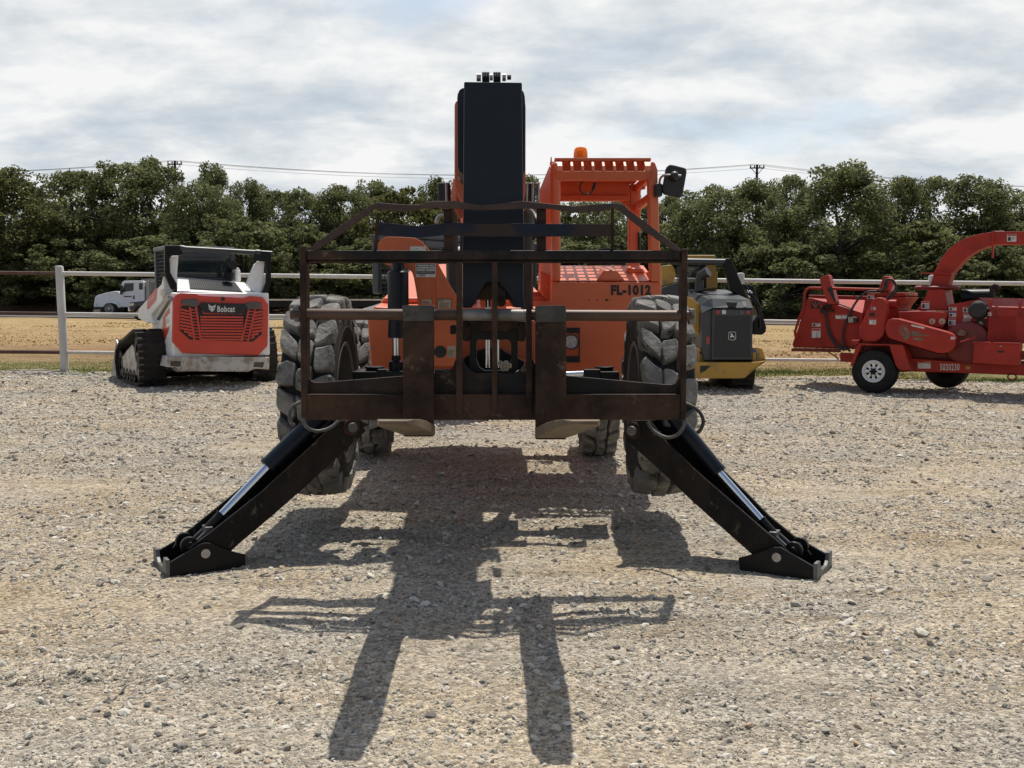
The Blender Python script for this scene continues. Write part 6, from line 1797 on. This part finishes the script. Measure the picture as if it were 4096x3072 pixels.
decal(C, d2, 1618, 855, 1690, 915, .415, EB, 'text', cols=['decal_cream', 'decal_red', 'decal_faded'])
decal(C, d2, 310, 702, 382, 762, .415, HOP, 'none', cols=['decal_black', 'decal_red', 'decal_white'])
mb = MB()
for q in ((318, 712, 345, 750), (345, 708, 346, 755), (374, 712, 350, 752)):
    a, b_ = C.p(d2, q[0], q[1], .408), C.p(d2, q[2], q[3], .408); mb.bar(a, b_, .012, .003, up=(0, 1, 0))
mb.build('lettering', 'decal_red', HOP)

# ================================================================== far vehicles
TY = 68
def tp(pts, y0, y1, name, m, parent, bev=.05): return MB().prism(W.xz(g5, pts, y0), y0, y1).build(name, m, parent, bev, 3)
tx = W.p(g5, 1450, 700, TY).x; tg = gz(tx, TY) + .06
ST2 = thing('semi_truck', 'white day cab semi truck parked on the far road at the edge of the wood', 'truck', (tx, TY + 1.1, tg))
HDt = tp([(1128, 690), (1136, 620), (1142, 572), (1168, 548), (1260, 520), (1385, 496), (1430, 502), (1445, 560), (1450, 690), (1420, 690), (1405, 655), (1350, 640), (1280, 645), (1240, 688)], TY + .1, TY + 2.2, 'hood', 'truck_white', ST2)
tp([(1205, 690), (1235, 640), (1290, 605), (1360, 608), (1410, 640), (1440, 700), (1420, 690), (1405, 660), (1350, 640), (1280, 645), (1240, 688)], TY - .05, TY + .35, 'front_fender', 'truck_white', ST2, .03)
CABt = tp([(1432, 690), (1436, 545), (1468, 392), (1490, 372), (1715, 368), (1735, 385), (1740, 690)], TY + .1, TY + 2.2, 'cab', 'truck_white', ST2)
tp([(1478, 508), (1504, 402), (1612, 400), (1610, 490)], TY + .09, TY + .0995, 'door_window', 'glass_dark', CABt, 0)
tp([(1676, 400), (1722, 400), (1722, 478), (1676, 478)], TY + .09, TY + .0995, 'side_window', 'glass_dark', CABt, 0)
tp([(1604, 548), (1624, 548), (1624, 592), (1604, 592)], TY + .085, TY + .0995, 'door_handle', 'glass_dark', CABt, 0)
tp([(1446, 432), (1472, 428), (1470, 535), (1446, 535)], TY - .15, TY + .02, 'mirror', 'black_plastic', CABt, .02)
mb = MB(); letter(mb, 'International', W.p(g5, 1492, 572, TY + .094), Vector((1.9, 0, 0)) * .8, Vector((0, 0, .22))) if False else None
tp([(1492, 552), (1512, 556), (1590, 556), (1590, 566), (1515, 570), (1500, 568)], TY + .092, TY + .0998, 'door_mark', 'decal_black', CABt, 0)
tp([(1488, 556), (1500, 552), (1512, 566), (1500, 572)], TY + .090, TY + .0915, 'door_mark', 'decal_red', CABt, 0)
mb = MB().box(W.p(g5, 1745, 690, TY).x, W.p(g5, 1790, 690, TY).x, TY + .3, TY + 2.0, tg + .9, W.p(g5, 1745, 360, TY).z)
mb.build('exhaust_rack', 'bare_steel', ST2, .03)
tp([(1700, 348), (1810, 345), (1820, 372), (1790, 400), (1720, 372)], TY + .6, TY + 1.6, 'roof_bracket', 'cast_grey', ST2, .02)
tp([(1760, 380), (1815, 380), (1825, 500), (1810, 580), (1750, 600)], TY + .4, TY + 1.9, 'tank', 'bare_steel', ST2, .03)
tp([(1122, 690), (1240, 690), (1235, 715), (1124, 716)], TY, TY + 2.3, 'bumper', 'black_plastic', ST2, .02)
tp([(1124, 718), (1208, 716), (1208, 760), (1130, 760)], TY, TY + 2.3, 'bumper', 'decal_cream', ST2, .02)
tp([(1145, 668), (1180, 640), (1195, 645), (1165, 672)], TY + .085, TY + .0995, 'head_lamp', 'lens_clear', HDt, 0)
x_e = W.p(g5, 2500, 700, TY).x
MB().box(W.p(g5, 1440, 700, TY).x, x_e, TY + .7, TY + 1.6, tg + .75, tg + 1.0).build('truck_frame', 'black_paint', ST2)
for px_ in (1318, 2150, 2350):
    for yy in (TY, TY + 1.95):
        c_ = W.p(g5, px_, 745, TY); c_ = Vector((c_.x, yy, tg + .52))
        o_ = MB().lathe([(0, .30), (-.0, .46), (.04, .52), (.26, .52), (.3, .46), (.3, .3), (.1, .28)], c_, 'y', 32).build('wheel', 'rubber', ST2)
        MB().lathe([(-.0, .30), (.01, .27), (.08, .22), (.02, .12), (-.06, .1), (-.06, 0)], c_, 'y', 28).build('rim', 'bare_steel', o_)
# navy pickup
PY2 = 60
def np_(pts, y0, y1, name, m, parent, bev=.05): return MB().prism(W.xz(g5, pts, y0), y0, y1).build(name, m, parent, bev, 3)
px0 = W.p(g5, 1750, 740, PY2).x; pg = gz(px0, PY2)
PK = thing('pickup_truck', 'dark navy pickup truck half hidden by the arm of the white skid steer', 'pickup', (px0, PY2 + .9, pg))
np_([(1556, 725), (1556, 645), (1570, 630), (1720, 615), (1790, 600), (2060, 600), (2420, 612), (2425, 725), (2340, 725), (2320, 690), (2260, 690), (2240, 725), (1760, 730), (1740, 690), (1680, 680), (1640, 690), (1620, 735)], PY2, PY2 + 1.9, 'body', 'navy_car', PK)
CABp = np_([(1790, 600), (1850, 520), (2040, 515), (2080, 600)], PY2 + .1, PY2 + 1.8, 'cab', 'navy_car', PK)
np_([(1815, 594), (1862, 532), (1930, 530), (1930, 594)], PY2 + .09, PY2 + .0995, 'window', 'glass_dark', CABp, 0)
np_([(1945, 594), (1945, 530), (2030, 528), (2058, 594)], PY2 + .09, PY2 + .0995, 'window', 'glass_dark', CABp, 0)
np_([(1560, 648), (1605, 640), (1622, 655), (1600, 672), (1562, 678)], PY2 - .02, PY2 - .0005, 'head_lamp', 'lens_clear', PK, 0)
np_([(1545, 690), (1575, 690), (1575, 738), (1545, 738)], PY2 + .05, PY2 + 1.85, 'bumper', 'chrome', PK, .02)
for px_ in (1683, 2290):
    for yy in (PY2 + .0, PY2 + 1.62):
        c_ = W.p(g5, px_, 740, PY2); c_ = Vector((c_.x, yy - .01, pg + .40))
        o_ = MB().lathe([(0, .22), (0, .36), (.03, .40), (.24, .40), (.27, .36), (.27, .22), (.1, .2)], c_, 'y', 28).build('wheel', 'rubber', PK)
        MB().lathe([(0, .22), (.02, .2), (.05, .1), (.03, 0)], c_, 'y', 24).build('rim', 'bare_steel', o_)
# flatbed trailer behind the skid steers
FYT = 46
fx0, fx1 = W.p(SRC, 1000, 1220, FYT).x, W.p(SRC, 1640, 1220, FYT).x
fzg = gz(fx0, FYT); zt0 = W.p(SRC, 1100, 1196, FYT).z; zb0_ = W.p(SRC, 1100, 1228, FYT).z
FT = thing('flatbed_trailer', 'low black flatbed trailer with a white edge parked in the field behind the skid steers', 'trailer', (fx0, FYT, fzg))
MB().box(fx0, fx1, FYT, FYT + 2.4, zb0_, zt0 - .07).build('deck', 'black_paint', FT)
MB().box(fx0, fx1, FYT - .02, FYT + 2.42, zt0 - .0695, zt0).build('deck_edge', 'fence_white', FT)
lx = W.p(SRC, 1142, 1240, FYT).x
MB().box(lx - .12, lx + .12, FYT + .2, FYT + .45, fzg, zb0_).build('landing_leg', 'black_paint', FT)
for k in range(2):
    c_ = Vector((fx1 - 1.2 - 1.1 * k, FYT + .05, fzg + .42))
    o_ = MB().lathe([(0, .2), (0, .38), (.03, .42), (.28, .42), (.3, .38), (.3, .2), (.1, .18)], c_, 'y', 24).build('wheel', 'rubber', FT)
